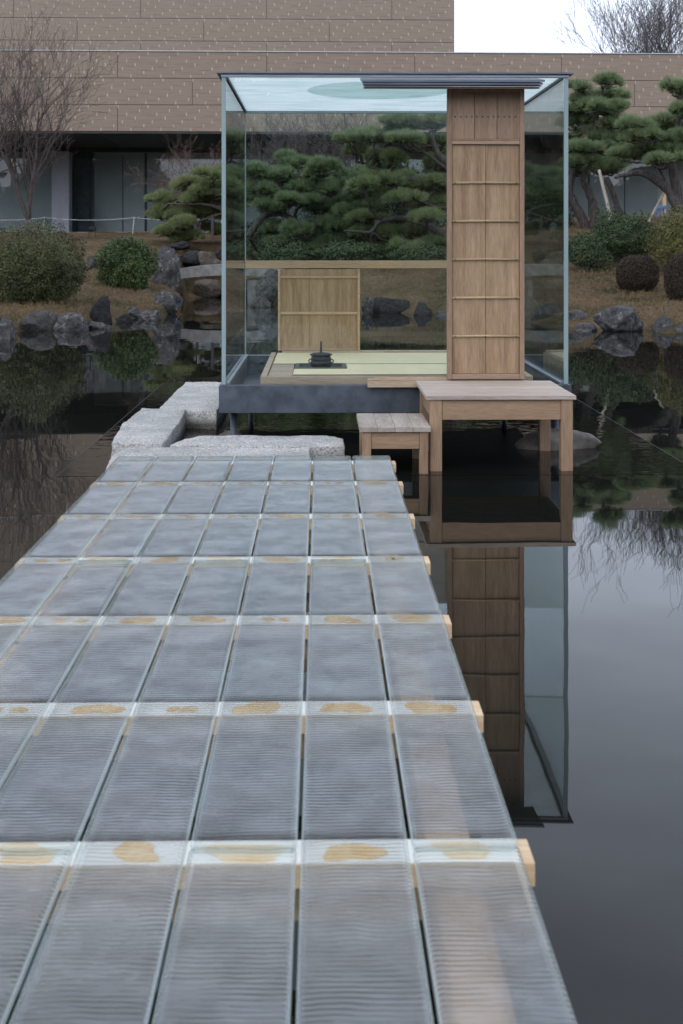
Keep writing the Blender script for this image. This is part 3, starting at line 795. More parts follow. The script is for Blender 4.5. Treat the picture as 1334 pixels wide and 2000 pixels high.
def bush(name, label, px, Y, mat, n, leaf, group=None, lumps=16, ry=None, fill=.35, twig=False, squash=1.0):
    x0, x1, y0, y1 = px
    c = PY((x0 + x1) / 2, (y0 + y1) / 2, Y); sc = Y / F
    rx, rz = (x1 - x0) / 2 * sc, (y1 - y0) / 2 * sc
    ry = ry or rx * .8
    base = Vector((c.x, Y, ground_z(c.x, Y)))
    ztop = c.z + rz; zbot = min(c.z - rz, base.z + .02); c.z = (ztop + zbot) / 2; rz = (ztop - zbot) / 2
    t = thing(name, label, 'shrub', base, group)
    z0 = c.z - rz
    d = unit(RNG.normal(0, 1, (n, 3)))
    # lumpy radius
    L_ = unit(RNG.normal(0, 1, (lumps * 3, 3))); amp = RNG.uniform(-.16, .3, lumps * 3) * squash
    k = np.exp(-((1 - d @ L_.T) / RNG.uniform(.008, .05, lumps * 3))) @ amp
    k = k + squash * .16 * np.array([mnoise.noise(Vector(q)) for q in d * 5.5]) + RNG.normal(0, .022, n) * squash
    rad = (.86 + k) * (1 - fill * RNG.uniform(0, 1, n) ** 2.2)
    # squared-off shrub outline, flat below
    ex = 2.25 if squash > .5 else 2.5
    sup = (np.abs(d) ** ex).sum(1) ** (-1 / ex)
    P = d * (rad * sup)[:, None] * np.array([rx, ry, rz]) + np.array([c.x, c.y, c.z])
    P[:, 2] = np.maximum(P[:, 2], z0 + RNG.uniform(0, .12, n))
    tn = np.array([.5 + .9 * mnoise.noise(Vector(q)) for q in P * 3.2]) * .6 + .4 * RNG.uniform(0, 1, n)
    tri_soup('foliage', leaves(P, d + np.array([0, 0, .5]), leaf), mat, t, 4, tone=np.repeat(np.clip(tn, 0, 1), 4))
    st = MB()
    for k in range(9):
        a = random.uniform(0, 6.283); e = Vector((c.x + math.cos(a) * rx * .55, c.y + math.sin(a) * ry * .55, c.z + random.uniform(-.1, .4) * rz))
        s0 = base + Vector((math.cos(a) * .12, math.sin(a) * .12, -.05))
        st.tube([s0, s0.lerp(e, .5) + Vector((0, 0, -.05)), e], [.022, .015, .006], 5, False)
    if twig:
        for k in range(60):
            dd = Vector(unit(RNG.normal(0, 1, (1, 3)))[0]); dd.z = abs(dd.z) * .8
            p0 = Vector((c.x + dd.x * rx * .8, c.y + dd.y * ry * .8, c.z + dd.z * rz * .8))
            st.tube([p0, p0 + Vector((dd.x * .15, dd.y * .15, .12 + .1 * dd.z))], [.004, .002], 3, False)
    st.build('stems', 'bark', t)['kind'] = 'stuff'
    return t

def bare_tree(label, base, height, trunk_r, spread, levels, kids, mat_t, mat_b, seed, stems=3, split=.14, up=.35, group='bare trees', wrapped=False, twig_r=.004, ang=(24, 52)):
    rnd = random.Random(seed)
    t = thing('bare_tree', label, 'tree', base, group)
    tr, br = MB(), MB()
    def grow(p, d, L_, r, lv, target):
        nseg = 5 if lv < 2 else 4
        pts = [p.copy()]; rad = [r]; q = p.copy(); dd = d.copy()
        for i in range(nseg):
            dd = (dd + Vector((rnd.gauss(0, .13), rnd.gauss(0, .13), rnd.gauss(0, .08) + up * .12))).normalized()
            q = q + dd * (L_ / nseg); pts.append(q.copy()); rad.append(max(r * (1 - .62 * (i + 1) / nseg), twig_r))
        (tr if lv == 0 else br).tube(pts, rad, 8 if lv == 0 else (5 if lv == 1 else 3), lv == 0)
        if lv >= levels: return
        n = kids[min(lv, len(kids) - 1)]
        for k in range(n):
            f = .28 + .72 * (k + rnd.random()) / n
            i = min(int(f * nseg), nseg - 1); ft = f * nseg - i
            s = pts[i].lerp(pts[i + 1], min(ft, 1))
            base_d = (pts[i + 1] - pts[i]).normalized()
            ax = base_d.orthogonal(); ax.rotate(Matrix.Rotation(rnd.uniform(0, 6.283), 3, base_d))
            nd_ = base_d.copy(); nd_.rotate(Matrix.Rotation(math.radians(rnd.uniform(*ang)), 3, ax))
            nd_ = (nd_ + Vector((0, 0, up * .3))).normalized()
            grow(s, nd_, L_ * rnd.uniform(.5, .74), max(rad[i] * .6, twig_r), lv + 1, br)
    base = Vector(base)
    z1 = height * split
    tp = [base + Vector((0, 0, -.1)), base + Vector((rnd.uniform(-.03, .03), 0, z1 * .5)), base + Vector((rnd.uniform(-.05, .05), 0, z1))]
    tr.tube(tp, [trunk_r * 1.15, trunk_r, trunk_r * .95], 10)
    for s in range(stems):
        a = 6.283 * s / stems + rnd.uniform(-.5, .5)
        d = Vector((math.cos(a) * spread, math.sin(a) * spread, 1)).normalized()
        grow(tp[-1] - Vector((0, 0, .05)), d, (height - z1) * rnd.uniform(.55, .72), trunk_r * .62, 1, br)
    to = tr.build('trunk', mat_t, t, smooth=True)
    br.build('branch_work', mat_b, t)['kind'] = 'stuff'
    return t

def gz(x, Y):  # foot of something standing on the ground in photograph column x
    X = PX(x, Y); return Vector((X, Y, ground_z(X, Y)))

# pines
pine('tall layered pine beside the right glass corner post', (1152, 458), 36,
     [([(1152, 462), (1138, 428), (1122, 398), (1112, 372), (1122, 335), (1148, 300), (1163, 250), (1170, 205), (1177, 172)], .25, .05),
      ([(1156, 455), (1163, 420), (1152, 380), (1140, 350), (1150, 325)], .3, .08),
      ([(1148, 300), (1190, 262), (1215, 240)], .08, .03), ([(1158, 268), (1125, 245)], .06, .03), ([(1122, 335), (1108, 318)], .06, .03)],
     [(1161, 1210, 149, 174), (1117, 1153, 164, 181), (1144, 1226, 175, 199), (1113, 1150, 187, 203), (1090, 1205, 199, 226), (1150, 1240, 203, 230),
      (1100, 1180, 224, 248), (1165, 1236, 228, 252), (1095, 1165, 250, 274), (1150, 1212, 255, 280), (1110, 1180, 276, 300), (1160, 1215, 283, 306),
      (1095, 1165, 305, 330), (1165, 1225, 310, 346), (1100, 1140, 328, 345), (1130, 1180, 200, 222)], 'pine_needles', fill=(1105, 1215, 215, 335, 8))
pine('broad leaning pine at the right edge above yellow-green bush', (1326, 402), 33,
     [([(1326, 412), (1310, 378), (1282, 352), (1252, 338), (1222, 342), (1200, 346)], .26, .06),
      ([(1328, 410), (1318, 345), (1310, 310), (1322, 260), (1330, 200), (1332, 160)], .24, .06),
      ([(1300, 366), (1290, 335), (1270, 318)], .08, .03), ([(1322, 290), (1270, 268), (1235, 262)], .07, .03)],
     [(1212, 1290, 228, 262), (1265, 1350, 226, 262), (1222, 1300, 258, 284), (1285, 1360, 256, 286), (1250, 1320, 281, 302), (1300, 1370, 284, 306),
      (1193, 1258, 296, 318), (1268, 1345, 304, 322), (1300, 1350, 146, 196), (1322, 1356, 193, 208), (1309, 1362, 208, 232), (1235, 1275, 272, 292)], 'pine_needles', fill=(1235, 1340, 240, 315, 5))
pine('low spreading pine left of the tea house beyond the stone bridge', (462, 470), 40,
     [([(462, 480), (455, 440), (440, 415), (415, 402), (380, 398), (330, 398)], .17, .03),
      ([(455, 440), (450, 400), (430, 372), (400, 360)], .1, .03), ([(440, 415), (400, 428), (360, 440)], .07, .03)],
     [(388, 450, 330, 352), (346, 410, 348, 372), (395, 455, 350, 376), (293, 350, 379, 402), (340, 400, 378, 402), (380, 452, 365, 390),
      (305, 350, 402, 424), (360, 422, 403, 426), (335, 388, 424, 450), (308, 350, 440, 462), (340, 395, 452, 476), (400, 450, 385, 410)], 'pine_needles_olive', fill=(315, 450, 350, 468, 16))
pine('dense low pine seen through the left half of the glass house', (520, 470), 36,
     [([(485, 462), (507, 430), (528, 418), (560, 420), (590, 440), (625, 466)], .16, .09),
      ([(579, 440), (579, 412), (600, 391), (620, 372)], .1, .03), ([(528, 418), (520, 400), (560, 378), (590, 345)], .1, .03), ([(590, 440), (640, 420), (680, 430)], .07, .03)],
     [(460, 530, 322, 346), (500, 580, 330, 356), (540, 580, 302, 316), (549, 610, 308, 334), (600, 657, 312, 342), (588, 645, 332, 360), (640, 700, 336, 362),
      (470, 540, 362, 388), (555, 632, 355, 380), (531, 590, 377, 404), (580, 640, 382, 408), (475, 560, 392, 424), (624, 685, 355, 382), (670, 724, 362, 390),
      (590, 670, 392, 424), (660, 745, 396, 428), (610, 700, 424, 452), (680, 750, 428, 454), (500, 560, 430, 460), (550, 610, 436, 470),
      (505, 570, 470, 500), (560, 640, 478, 508), (620, 680, 460, 490)], 'pine_needles', fill=(490, 730, 325, 500, 18))
pine('tall pine with long twisted grey limb behind the door panel', (900, 480), 34,
     [([(905, 490), (872, 461), (840, 443), (816, 433), (795, 427), (760, 427), (738, 436), (725, 453), (700, 452), (672, 451)], .2, .05),
      ([(822, 434), (798, 412), (778, 397)], .12, .04), ([(900, 480), (905, 400), (880, 330), (855, 300), (842, 262)], .26, .1),
      ([(872, 330), (835, 300), (810, 295)], .07, .03), ([(880, 345), (810, 350), (768, 343), (740, 332), (708, 318)], .09, .03),
      ([(885, 405), (846, 402), (818, 388)], .08, .03), ([(842, 440), (850, 425), (858, 420)], .06, .03), ([(860, 285), (830, 285), (808, 297)], .06, .02)],
     [(750, 815, 226, 258), (800, 890, 222, 262), (657, 720, 258, 284), (700, 765, 254, 280), (672, 722, 280, 306), (708, 760, 294, 322), (745, 800, 298, 324),
      (760, 830, 262, 284), (813, 890, 306, 340), (825, 895, 270, 296), (708, 760, 337, 360), (745, 790, 340, 366), (810, 890, 348, 370), (753, 822, 372, 400),
      (816, 890, 460, 492), (757, 828, 472, 506), (700, 765, 478, 508), (690, 740, 350, 378), (835, 895, 385, 410), (730, 800, 445, 472), (800, 870, 412, 436)], 'pine_needles_olive', fill=(715, 880, 250, 500, 20))

# leafy shrubs
bush('azalea_bush', 'large olive azalea bush on the bank at the left edge', (-40, 178, 452, 600), 25.5, 'azalea_leaves', 42000, .022, 'bank shrubs', 22, fill=.5)
bush('camellia_bush', 'round glossy green shrub beside the tall standing rock', (187, 304, 457, 572), 30, 'camellia_leaves', 24000, .026, 'bank shrubs', 18, fill=.5)
bush('clipped_bush', 'brown clipped ball bush on the slope right of the tea house', (1197, 1293, 492, 577), 27, 'brown_leaves', 20000, .018, 'clipped bushes', 6, fill=.3, squash=.15)
bush('clipped_bush', 'larger brown clipped bush cut off by the right edge', (1291, 1400, 484, 606), 25.5, 'brown_leaves', 22000, .018, 'clipped bushes', 6, fill=.3, squash=.15)
bush('low_shrub', 'yellow-green shrub at the right edge below the leaning pine', (1264, 1420, 404, 505), 29, 'yellow_leaves', 20000, .024, 'slope shrubs', 18, fill=.5)
bush('low_shrub', 'dark spreading shrub under the slanted support post', (1150, 1285, 410, 490), 30.5, 'dark_leaves', 16000, .028, 'slope shrubs', 20, fill=.5)
bush('low_shrub', 'small dark shrub at the right glass corner foot of tall pine', (1100, 1190, 452, 500), 29.5, 'dark_leaves', 8000, .026, 'slope shrubs', 12, fill=.5)
for (px_, Y_, mt, lab) in (((715, 860, 330, 470), 38.5, 'dark_leaves', 'dark glossy shrub behind the twisted grey pine limb'),
                       ((575, 735, 400, 512), 38.5, 'dark_leaves', 'dark shrub under the low pine behind the sliding panel'),
                       ((465, 600, 430, 520), 38.5, 'dark_leaves', 'dark shrub seen in the left end of the glass house'),
                       ((720, 900, 455, 525), 35.5, 'dark_leaves', 'wide dark shrub under the twisted pine limb'),
                       ((500, 625, 468, 524), 33.6, 'dark_leaves', 'low dark shrub above the left end of the back beam'),
                       ((610, 760, 470, 526), 33.4, 'dark_leaves', 'low dark shrub above the middle of the back beam'),
                       ((745, 890, 474, 528), 33.2, 'dark_leaves', 'low dark shrub above the back beam next to the door panel'),
                       ((830, 1010, 300, 500), 38.5, 'dark_leaves', 'dark tall shrub hidden mostly by the wooden door panel'),
                       ((1000, 1120, 340, 480), 37.5, 'dark_leaves', 'dark shrub seen through the narrow right-hand pane')):
    bush('evergreen_shrub', lab, px_, Y_, mt, 13000, .035, 'evergreens behind the tea house', 20, fill=.5)

# bare trees
bare_tree('multi-stemmed bare maple with wrapped trunk before the white column', gz(55, 43), 6.0, .11, .3, 5, (3, 4, 4, 3, 3), 'bark_grey', 'twig_grey', 11, 6, .1, .55, twig_r=.0045)
bare_tree('bare tree reaching in from the left edge of the picture', gz(-55, 42), 6.0, .1, .4, 5, (3, 4, 4, 4), 'bark_grey', 'twig_grey', 5, 5, .1, .4, twig_r=.0045)
bare_tree('reddish bare shrub behind low pine left of the glass corner', gz(385, 45.5), 2.9, .05, .9, 5, (3, 4, 4, 4), 'twig_red', 'twig_red', 21, 6, .1, .15, twig_r=.0045)
bare_tree('bare upright shrub left of centre in the glass house back pane', gz(560, 44), 3.7, .05, .5, 5, (3, 4, 4, 4), 'twig_grey', 'twig_grey', 31, 6, .1, .5, twig_r=.0045)
bare_tree('bare upright shrub in the middle of the glass house back pane', gz(650, 43.5), 3.8, .05, .5, 5, (3, 4, 4, 4), 'twig_red', 'twig_grey', 41, 6, .1, .5, twig_r=.0045)
bare_tree('leftmost of the tall bare trees above the low roof', Vector((PX(1272, 76), 76, 2)), 14, .2, .24, 5, (4, 5, 4, 4), 'bark_dark', 'bark_dark', 51, 7, .3, .8, 'tall trees behind the building', twig_r=.009)
bare_tree('middle one of the tall bare trees above the low roof', Vector((PX(1322, 79), 79, 2)), 15, .22, .22, 5, (4, 4, 4, 3), 'bark_dark', 'bark_dark', 62, 7, .3, .8, 'tall trees behind the building', twig_r=.009)
bare_tree('tall bare tree mostly outside the right edge above the roof', Vector((PX(1400, 82), 82, 2)), 15.5, .24, .22, 5, (4, 4, 4, 3), 'bark_dark', 'bark_dark', 73, 7, .3, .8, 'tall trees behind the building', twig_r=.009)

# unseen wood added behind the camera, dense to darken reflections in the glass
n = 42000
a = RNG.uniform(-85, 85, n)
hgt = 12.0 + 2.4 * np.sin(a * .21 + 1) + 2.0 * np.sin(a * .53) + RNG.normal(0, .5, n)
P = np.stack([a, -62 + RNG.normal(0, 3.5, n), .35 + hgt * RNG.uniform(0, 1, n) ** .7], 1)
Vw = leaves(P, RNG.normal(0, 1, (n, 3)), .8)
xs_ = np.linspace(-90, 90, 121); core = []  # solid ridge inside the wood, closes sky gaps in reflections
for xa, xb in zip(xs_[:-1], xs_[1:]):
    ha, hb = [10.6 + 2.2 * math.sin(q * .21 + 1) + 1.8 * math.sin(q * .53) + .8 * math.sin(q * 1.7) for q in (xa, xb)]
    core += [(xa, -61, .2), (xb, -61, .2), (xb, -63.5, hb * .7), (xa, -63.5, ha * .7), (xa, -63.5, ha * .7), (xb, -63.5, hb * .7), (xb, -65.5, hb), (xa, -65.5, ha)]
Vw = np.concatenate([Vw, np.array(core)])
o = tri_soup('unseen_wood', Vw, 'wood_leaves', None, 4)
tag(o, 'unseen dark wood added behind the viewer to darken reflections', 'wood', kind='stuff')

# dry grass on the banks
n = 16000
cand = []
while len(cand) < n:
    u = random.uniform(-20, 1360); Y = 20 + 19 * random.random() ** 1.6
    X = PX(u, Y); z = ground_z(X, Y)
    if z > .12: cand.append((X, Y, z))
cand = np.array(cand)
V = needles(cand, np.tile([0, 0, 1.0], (n, 1)), 4, .085, .010, .6)
o = tri_soup('grass', V, 'grass_blades', None); tag(o, 'dry brown grass growing on the pond banks', 'grass', kind='stuff')

# ================================================================== ROCKS, BRIDGE, FENCE
def rock(label, px, Y, mat='rock_blue', depth=.8, seed=1, cuts=9, rough=.16, group='pond rocks', name='rock', sink=.12, smooth=True, tilt=0):
    x0, x1, y0, y1 = px
    sc = Y / F
    c = PY((x0 + x1) / 2, (y0 + y1) / 2, Y)
    w, h = (x1 - x0) * sc, (y1 - y0) * sc
    rnd = random.Random(seed)
    bm = bmesh.new(); bmesh.ops.create_icosphere(bm, subdivisions=4, radius=1.0)
    planes = []
    for k in range(cuts):
        nv = Vector((rnd.gauss(0, 1), rnd.gauss(0, 1), rnd.gauss(.15, .8))).normalized()
        planes.append((nv, rnd.uniform(.5, .82)))
    off = Vector((seed * 3.1, seed * 1.7, 0))
    for v in bm.verts:
        p = v.co.copy()
        for nv, dd in planes:
            e = p.dot(nv) - dd
            if e > 0: p -= nv * (e * .93)
        q = p * 1.6 + off
        rg = 1 - 2 * abs(mnoise.noise(q * 1.9 + Vector((7, 3, 1))))
        p += p.normalized() * (rough * (1.1 * mnoise.noise(q) + .55 * rg + .4 * mnoise.noise(q * 3.1) + .3 * mnoise.noise(q * 6.3) + .22 * mnoise.noise(q * 13)))
        v.co = p
    xs = [v.co.x for v in bm.verts]; zs_ = [v.co.z for v in bm.verts]; ys_ = [v.co.y for v in bm.verts]
    mnx, mxx, mnz, mxz, mny, mxy = min(xs), max(xs), min(zs_), max(zs_), min(ys_), max(ys_)
    for v in bm.verts:
        zz = (v.co.z - mnz) / (mxz - mnz)
        v.co = Vector((((v.co.x - mnx) / (mxx - mnx) - .5) * w + tilt * (zz - .5) * w * .5, ((v.co.y - mny) / (mxy - mny) - .5) * w * depth, zz * (h + sink) - sink))
    me = bpy.data.meshes.new(name); bm.to_mesh(me); bm.free()
    if smooth: me.polygons.foreach_set('use_smooth', [True] * len(me.polygons))
    o = link(name, me, mat, None, (c.x, Y, c.z - h / 2))
    return tag(o, label, 'rock', group)
rock('dark rock cut off by the left edge at the water', (-30, 31, 618, 668), 20.3, 'rock_blue', 1, 3)
rock('broad flat-topped rock on the shore below the azalea bush', (34, 113, 605, 650), 22.2, 'rock_grey', .8, 4, rough=.1)
rock('pale speckled rock beside the broad flat-topped one', (106, 176, 609, 652), 22.3, 'rock_blue', .8, 5)
rock('upright dark slab rock standing on the left shore', (175, 221, 577, 634), 24.0, 'rock_dark', .5, 6, rough=.08, tilt=.25)
rock('low pale rock lying at the foot of the upright slab', (168, 222, 627, 647), 22.7, 'rock_blue', .9, 8)
rock('small dark rock right of the upright slab', (219, 262, 612, 632), 24.6, 'rock_dark', .8, 9)
rock('flat bluish stepping rock near the inlet', (268, 314, 606, 628), 25.2, 'rock_blue', .9, 10)
rock('small light flat rock between slab and big pale boulder', (250, 282, 597, 614), 25.9, 'rock_grey', .9, 12)
rock('big pale pointed boulder at the mouth of the inlet', (292, 358, 567, 613), 27.6, 'rock_blue', .8, 13)
rock('tall craggy standing rock at the end of the stone bridge', (297, 354, 479, 580), 31.5, 'rock_blue', .8, 24, rough=.22, tilt=.05)
rock('small rock in the grass behind the big pale boulder', (272, 306, 563, 582), 29.5, 'rock_grey', .9, 15)
rock('small grey rock half hidden between the two green shrubs', (168, 190, 499, 522), 33, 'rock_grey', .9, 16)
rock('dark rock above the bridge just beside the tall standing one', (350, 400, 488, 520), 37.8, 'rock_dark', .8, 17)
rock('tan faceted rock above the bridge under the low pine', (385, 424, 490, 520), 37.4, 'rock_tan', .8, 18, rough=.08)
rock('dark rock above the bridge next to the glass corner post', (410, 446, 487, 512), 37.9, 'rock_dark', .8, 19)
rock('small rounded tan rock at the bridge beside the glass corner', (415, 440, 505, 522), 36.9, 'rock_tan', .8, 20)
rock('flat dark rock under low pine branches above the bridge', (328, 372, 470, 482), 38.5, 'rock_dark', .8, 25)
rock('low brown mound rock in the water beneath the bridge', (376, 440, 545, 578), 36.3, 'rock_tan', .7, 22, rough=.1)
rock('dark rock seen under the bridge in the left end of the glass', (440, 500, 545, 585), 35, 'rock_dark', .7, 27)
rock('large whitish leaning rock behind the sliding panel edge', (498, 556, 524, 592), 31.8, 'rock_blue', .8, 28, rough=.14, tilt=.3)
rock('low grey rock in the water left of the sliding panel', (486, 530, 578, 602), 30.5, 'rock_grey', .8, 29)
rock('small white triangular rock right of the sliding panel', (705, 731, 577, 606), 27.6, 'rock_grey', .6, 30, rough=.06)
rock('long low dark rock on the far shore behind the tatami', (722, 800, 580, 613), 28.0, 'rock_dark', .7, 31)
rock('dark rock on the far shore next to the door panel', (805, 846, 590, 619), 27.0, 'rock_dark', .8, 32)
rock('flat rock at the waterline partly behind the door panel', (838, 900, 606, 622), 26.6, 'rock_grey', .9, 33)
rock('rock on the shore seen in the narrow pane left of the corner post', (1035, 1095, 590, 632), 24.3, 'rock_grey', .8, 34)
rock('dark rock emerging behind the right glass corner post', (1098, 1158, 604, 640), 23.2, 'rock_grey', .8, 35)
rock('flat bluish rock in the water before the big boulder', (1118, 1168, 630, 650), 22.0, 'rock_blue', .9, 36)
rock('big pale bluish boulder on the right shore', (1158, 1259, 596, 652), 21.9, 'rock_blue', .8, 37, rough=.16)
rock('rounded dark rock on the right shore below larger clipped bush', (1274, 1327, 614, 653), 21.6, 'rock_blue', .8, 38)
rock('pale rock cut off by the right edge at the waterline', (1315, 1372, 628, 654), 21.3, 'rock_grey', .8, 39)
rock('small round grey stone on the slope above the right shore', (1296, 1308, 597, 608), 23.6, 'rock_tan', .9, 40)

# stone slab bridge
p0, p1 = PY(346, 530, 33), PY(556, 530, 33)
t = thing('stone_bridge', 'flat grey arched stone slab bridge over the pond inlet', 'bridge', ((p0.x + p1.x) / 2, 33, 0))
mb = MB(); N = 24; vs = []; fs = []
zt0 = PY(400, 530, 33).z
for i in range(N + 1):
    u = i / N; x = p0.x + (p1.x - p0.x) * u; arch = .12 * (1 - (2 * u - 1) ** 2)
    zt = PY(400, 525, 33).z + arch; zb = PY(400, 545, 33).z + arch * .9
    vs += [(x, 32.4, zb), (x, 32.4, zt), (x, 33.6, zt), (x, 33.6, zb)]
for i in range(N):
    a = i * 4
    for k in range(4): fs.append((a + k, a + (k + 1) % 4, a + 4 + (k + 1) % 4, a + 4 + k))
fs += [(0, 1, 2, 3), (N * 4 + 3, N * 4 + 2, N * 4 + 1, N * 4)]
mb.add(vs, fs).build('slab', 'concrete', t)
for q in (500,):
    x = PX(q, 33); MB().box(x - .2, x + .2, 32.5, 33.5, -.5, PY(400, 545, 33).z, .03).build('pier', 'concrete', t)

# rope fence before the museum
p = [PY(84, 452, 45), PY(259, 452, 45), PY(-60, 452, 45), PY(430, 452, 45)]
t = thing('rope_fence', 'white rope fence with leaning thin posts before the museum glazing', 'fence', (p[0].x, 45, p[0].z))
tops = {}
for k, q in enumerate(p):
    q = q + Vector((0, 0, -.08)); tp = q + Vector((.055, 0, .6)); tops[k] = tp
    MB().tube([q, tp], .014, 6).build('post', 'white_paint', t)
for a, b in ((2, 0), (0, 1), (1, 3)):
    A, B = tops[a] - Vector((0, 0, .03)), tops[b] - Vector((0, 0, .03)); pts = []
    for i in range(13):
        u = i / 12; q = A.lerp(B, u); q.z -= .09 * (1 - (2 * u - 1) ** 2); pts.append(q)
    MB().tube(pts, .009, 5).build('rope', 'rope', t)
# small floodlight on the lawn
c = PY(180, 452, 44); gzz = ground_z(c.x, 44)
t = thing('floodlight', 'small black floodlight box on legs before the museum glazing', 'floodlight', (c.x, 44, gzz))
zz = c.z
MB().box(c.x - .125, c.x + .125, 43.95, 44.06, zz + .05, zz + .17, .012).build('housing', 'black_plastic', t)
for s in (-.11, .11): MB().tube([(c.x + s, 44, gzz - .02), (c.x + s, 44, zz + .06)], .012, 6).build('leg', 'black_plastic', t)
# leaning prop and trunk prop by the tall pine
a, b = PY(1193, 430, 34.2), PY(1170, 332, 34.6)
mb = MB(); P, R = limb([a + Vector((.02, 0, -.5)), a, a.lerp(b, .5) + Vector((.01, 0, 0)), b], .055, .045, .006, 4); mb.tube(P, R, 8)
box_thing('support_post', 'bleached leaning timber prop under the tall layered pine', 'post', mb, 'bleached_post', smooth=True)
a, b = PY(1214, 428, 35), PY(1184, 346, 35)
mb = MB(); P, R = limb([a + Vector((.05, 0, -.5)), a, PY(1200, 385, 35), b], .11, .08, .012, 4); mb.tube(P, R, 8)
box_thing('support_post', 'dark leaning trunk prop between the two right-hand pines', 'post', mb, 'bark', smooth=True)
a, b = PY(1272, 415, 33.6), PY(1297, 376, 33.6)
mb = MB(); mb.tube([a + Vector((-.1, 0, -.3)), b], .035, 7)
box_thing('support_post', 'thin grey prop leaning against the broad right-hand pine', 'post', mb, 'bleached_post')
# dark post under the low pine
a, b = PY(415, 452, 40), PY(415, 420, 40)
mb = MB(); mb.tube([a + Vector((0, 0, -.3)), b], .05, 8)
box_thing('support_post', 'short dark post holding up the low spreading pine', 'post', mb, 'bark_dark')
# builders' timber and blue trestle past the end of the glazing
c = PY(1291, 405, 44); g0 = ground_z(c.x, 44)
t = thing('blue_trestle', 'blue painted trestle beyond the right-hand pine trunk', 'trestle', (c.x, 44, g0))
MB().box(c.x - .17, c.x + .17, 43.9, 44.1, c.z - .06, c.z + .06, .01).build('top_bar', 'blue_paint', t)
for s in (-.12, .12): MB().tube([(c.x + s, 44, g0 - .02), (c.x + s * .7, 44, c.z - .05)], .03, 6).build('leg', 'blue_paint', t)
c = PY(1297, 400, 44.4); g0 = ground_z(c.x, 44.4)
mb = MB().box(c.x - .06, c.x + .06, 44.34, 44.46, g0 - .05, PY(1297, 380, 44.4).z, .008)
box_thing('timber_post', 'upright orange timber post beside the blue trestle', 'post', mb, 'orange_timber')

# ================================================================== GRANITE BLOCKS
def granite(label, pts, z, h, seed, name='granite_block'):
    """pts: photograph pixels of the block's top outline (at height z), clockwise"""
    poly = [PZ(x, y, z) for x, y in pts]
    c = sum(poly, Vector()) / len(poly)
    bm = bmesh.new()
    vs = [bm.verts.new((p.x, p.y, z)) for p in poly]
    f = bm.faces.new(vs); bmesh.ops.recalc_face_normals(bm, faces=[f])
    if f.normal.z < 0: f.normal_flip()
    r = bmesh.ops.extrude_face_region(bm, geom=[f])
    for v in r['geom']:
        if isinstance(v, bmesh.types.BMVert): v.co.z = z - h
    bmesh.ops.recalc_face_normals(bm, faces=bm.faces)
    bmesh.ops.bevel(bm, geom=[e for e in bm.edges], offset=.014, segments=2, affect='EDGES', profile=.6)
    bmesh.ops.triangulate(bm, faces=bm.faces)
    for _ in range(4):
        es = [e for e in bm.edges if e.calc_length() > .05]
        if not es: break
        bmesh.ops.subdivide_edges(bm, edges=es, cuts=1)
        bmesh.ops.triangulate(bm, faces=bm.faces)
    bm.normal_update()
    for v in bm.verts:
        q = v.co * 7 + Vector((seed, 0, 0))
        v.co += v.normal * (.006 * mnoise.noise(q * .5) + .006 * mnoise.noise(q * 2) + .006 * mnoise.noise(q * 5))
    for v in bm.verts: v.co -= Vector((c.x, c.y, z - h))
    me = bpy.data.meshes.new(name); bm.to_mesh(me); bm.free()
    me.polygons.foreach_set('use_smooth', [True] * len(me.polygons))
    o = link(name, me, 'granite', None, (c.x, c.y, z - h))
    return tag(o, label, 'stone block', 'granite stepping blocks')
granite('far granite block tucked against the left corner of the tea house', [(364, 745), (452, 747), (440, 775), (423, 803), (311, 797), (338, 769)], .15, .35, 1)
granite('middle granite block turning toward the glass walkway', [(277, 796), (364, 798), (352, 822), (318, 866), (217, 864), (238, 828)], .15, .35, 2)
granite('long granite block lying below the steel base', [(385, 851), (640, 850), (671, 856), (673, 870), (607, 872), (330, 869), (345, 862)], .14, .34, 3)
granite('granite slab at the far end of the glass walkway', [(245, 873), (605, 874), (608, 900), (607, 925), (205, 925), (216, 890)], .13, .33, 4)

# boulders standing in the basin
def smooth_boulder(label, px, Y, seed, mat='boulder', depth=.7):
    return rock(label, px, Y, mat, depth, seed, 3, .07, 'smooth basin boulders', 'boulder', .1)
smooth_boulder('long smooth boulder in the water behind the bench legs', (1006, 1176, 836, 888), 9.25, 51, depth=.5)
smooth_boulder('small tan boulder under the left steel post', (418, 486, 841, 868), 9.5, 52, depth=.8)

# ================================================================== GLASS TEA HOUSE
FY, BY = 9.29, 11.82                        # front and back planes
GX0, GX1 = PX(433, FY), PX(1110, FY)         # outer sides
ZB0, ZB1 = PY(667, 806, FY).z, PY(667, 752, FY).z
ZT = PY(667, 151, FY).z
T = .03
th = thing('glass_tea_house', 'glass cube tea house on a steel base standing in the pond', 'tea house', ((GX0 + GX1) / 2, (FY + BY) / 2, 0))
# steel base frame of four channels
e = .02
MB().box(GX0 - e, GX1 + e, FY - e, FY + .05, ZB0, ZB1, .003).build('base_beam', 'steel', th)
MB().box(GX0 - e, GX1 + e, BY - .05, BY + e, ZB0, ZB1, .003).build('base_beam', 'steel', th)
MB().box(GX0 - e, GX0 + .05, FY + .052, BY - .052, ZB0, ZB1, .003).build('base_beam', 'steel', th)
MB().box(GX1 - .05, GX1 + e, FY + .052, BY - .052, ZB0, ZB1, .003).build('base_beam', 'steel', th)
fl = MB().box(GX0 + .051, GX1 - .051, FY + .051, BY - .051, ZB0 + .002, ZB0 + .03).build('floor_plate', 'steel_dark', th)
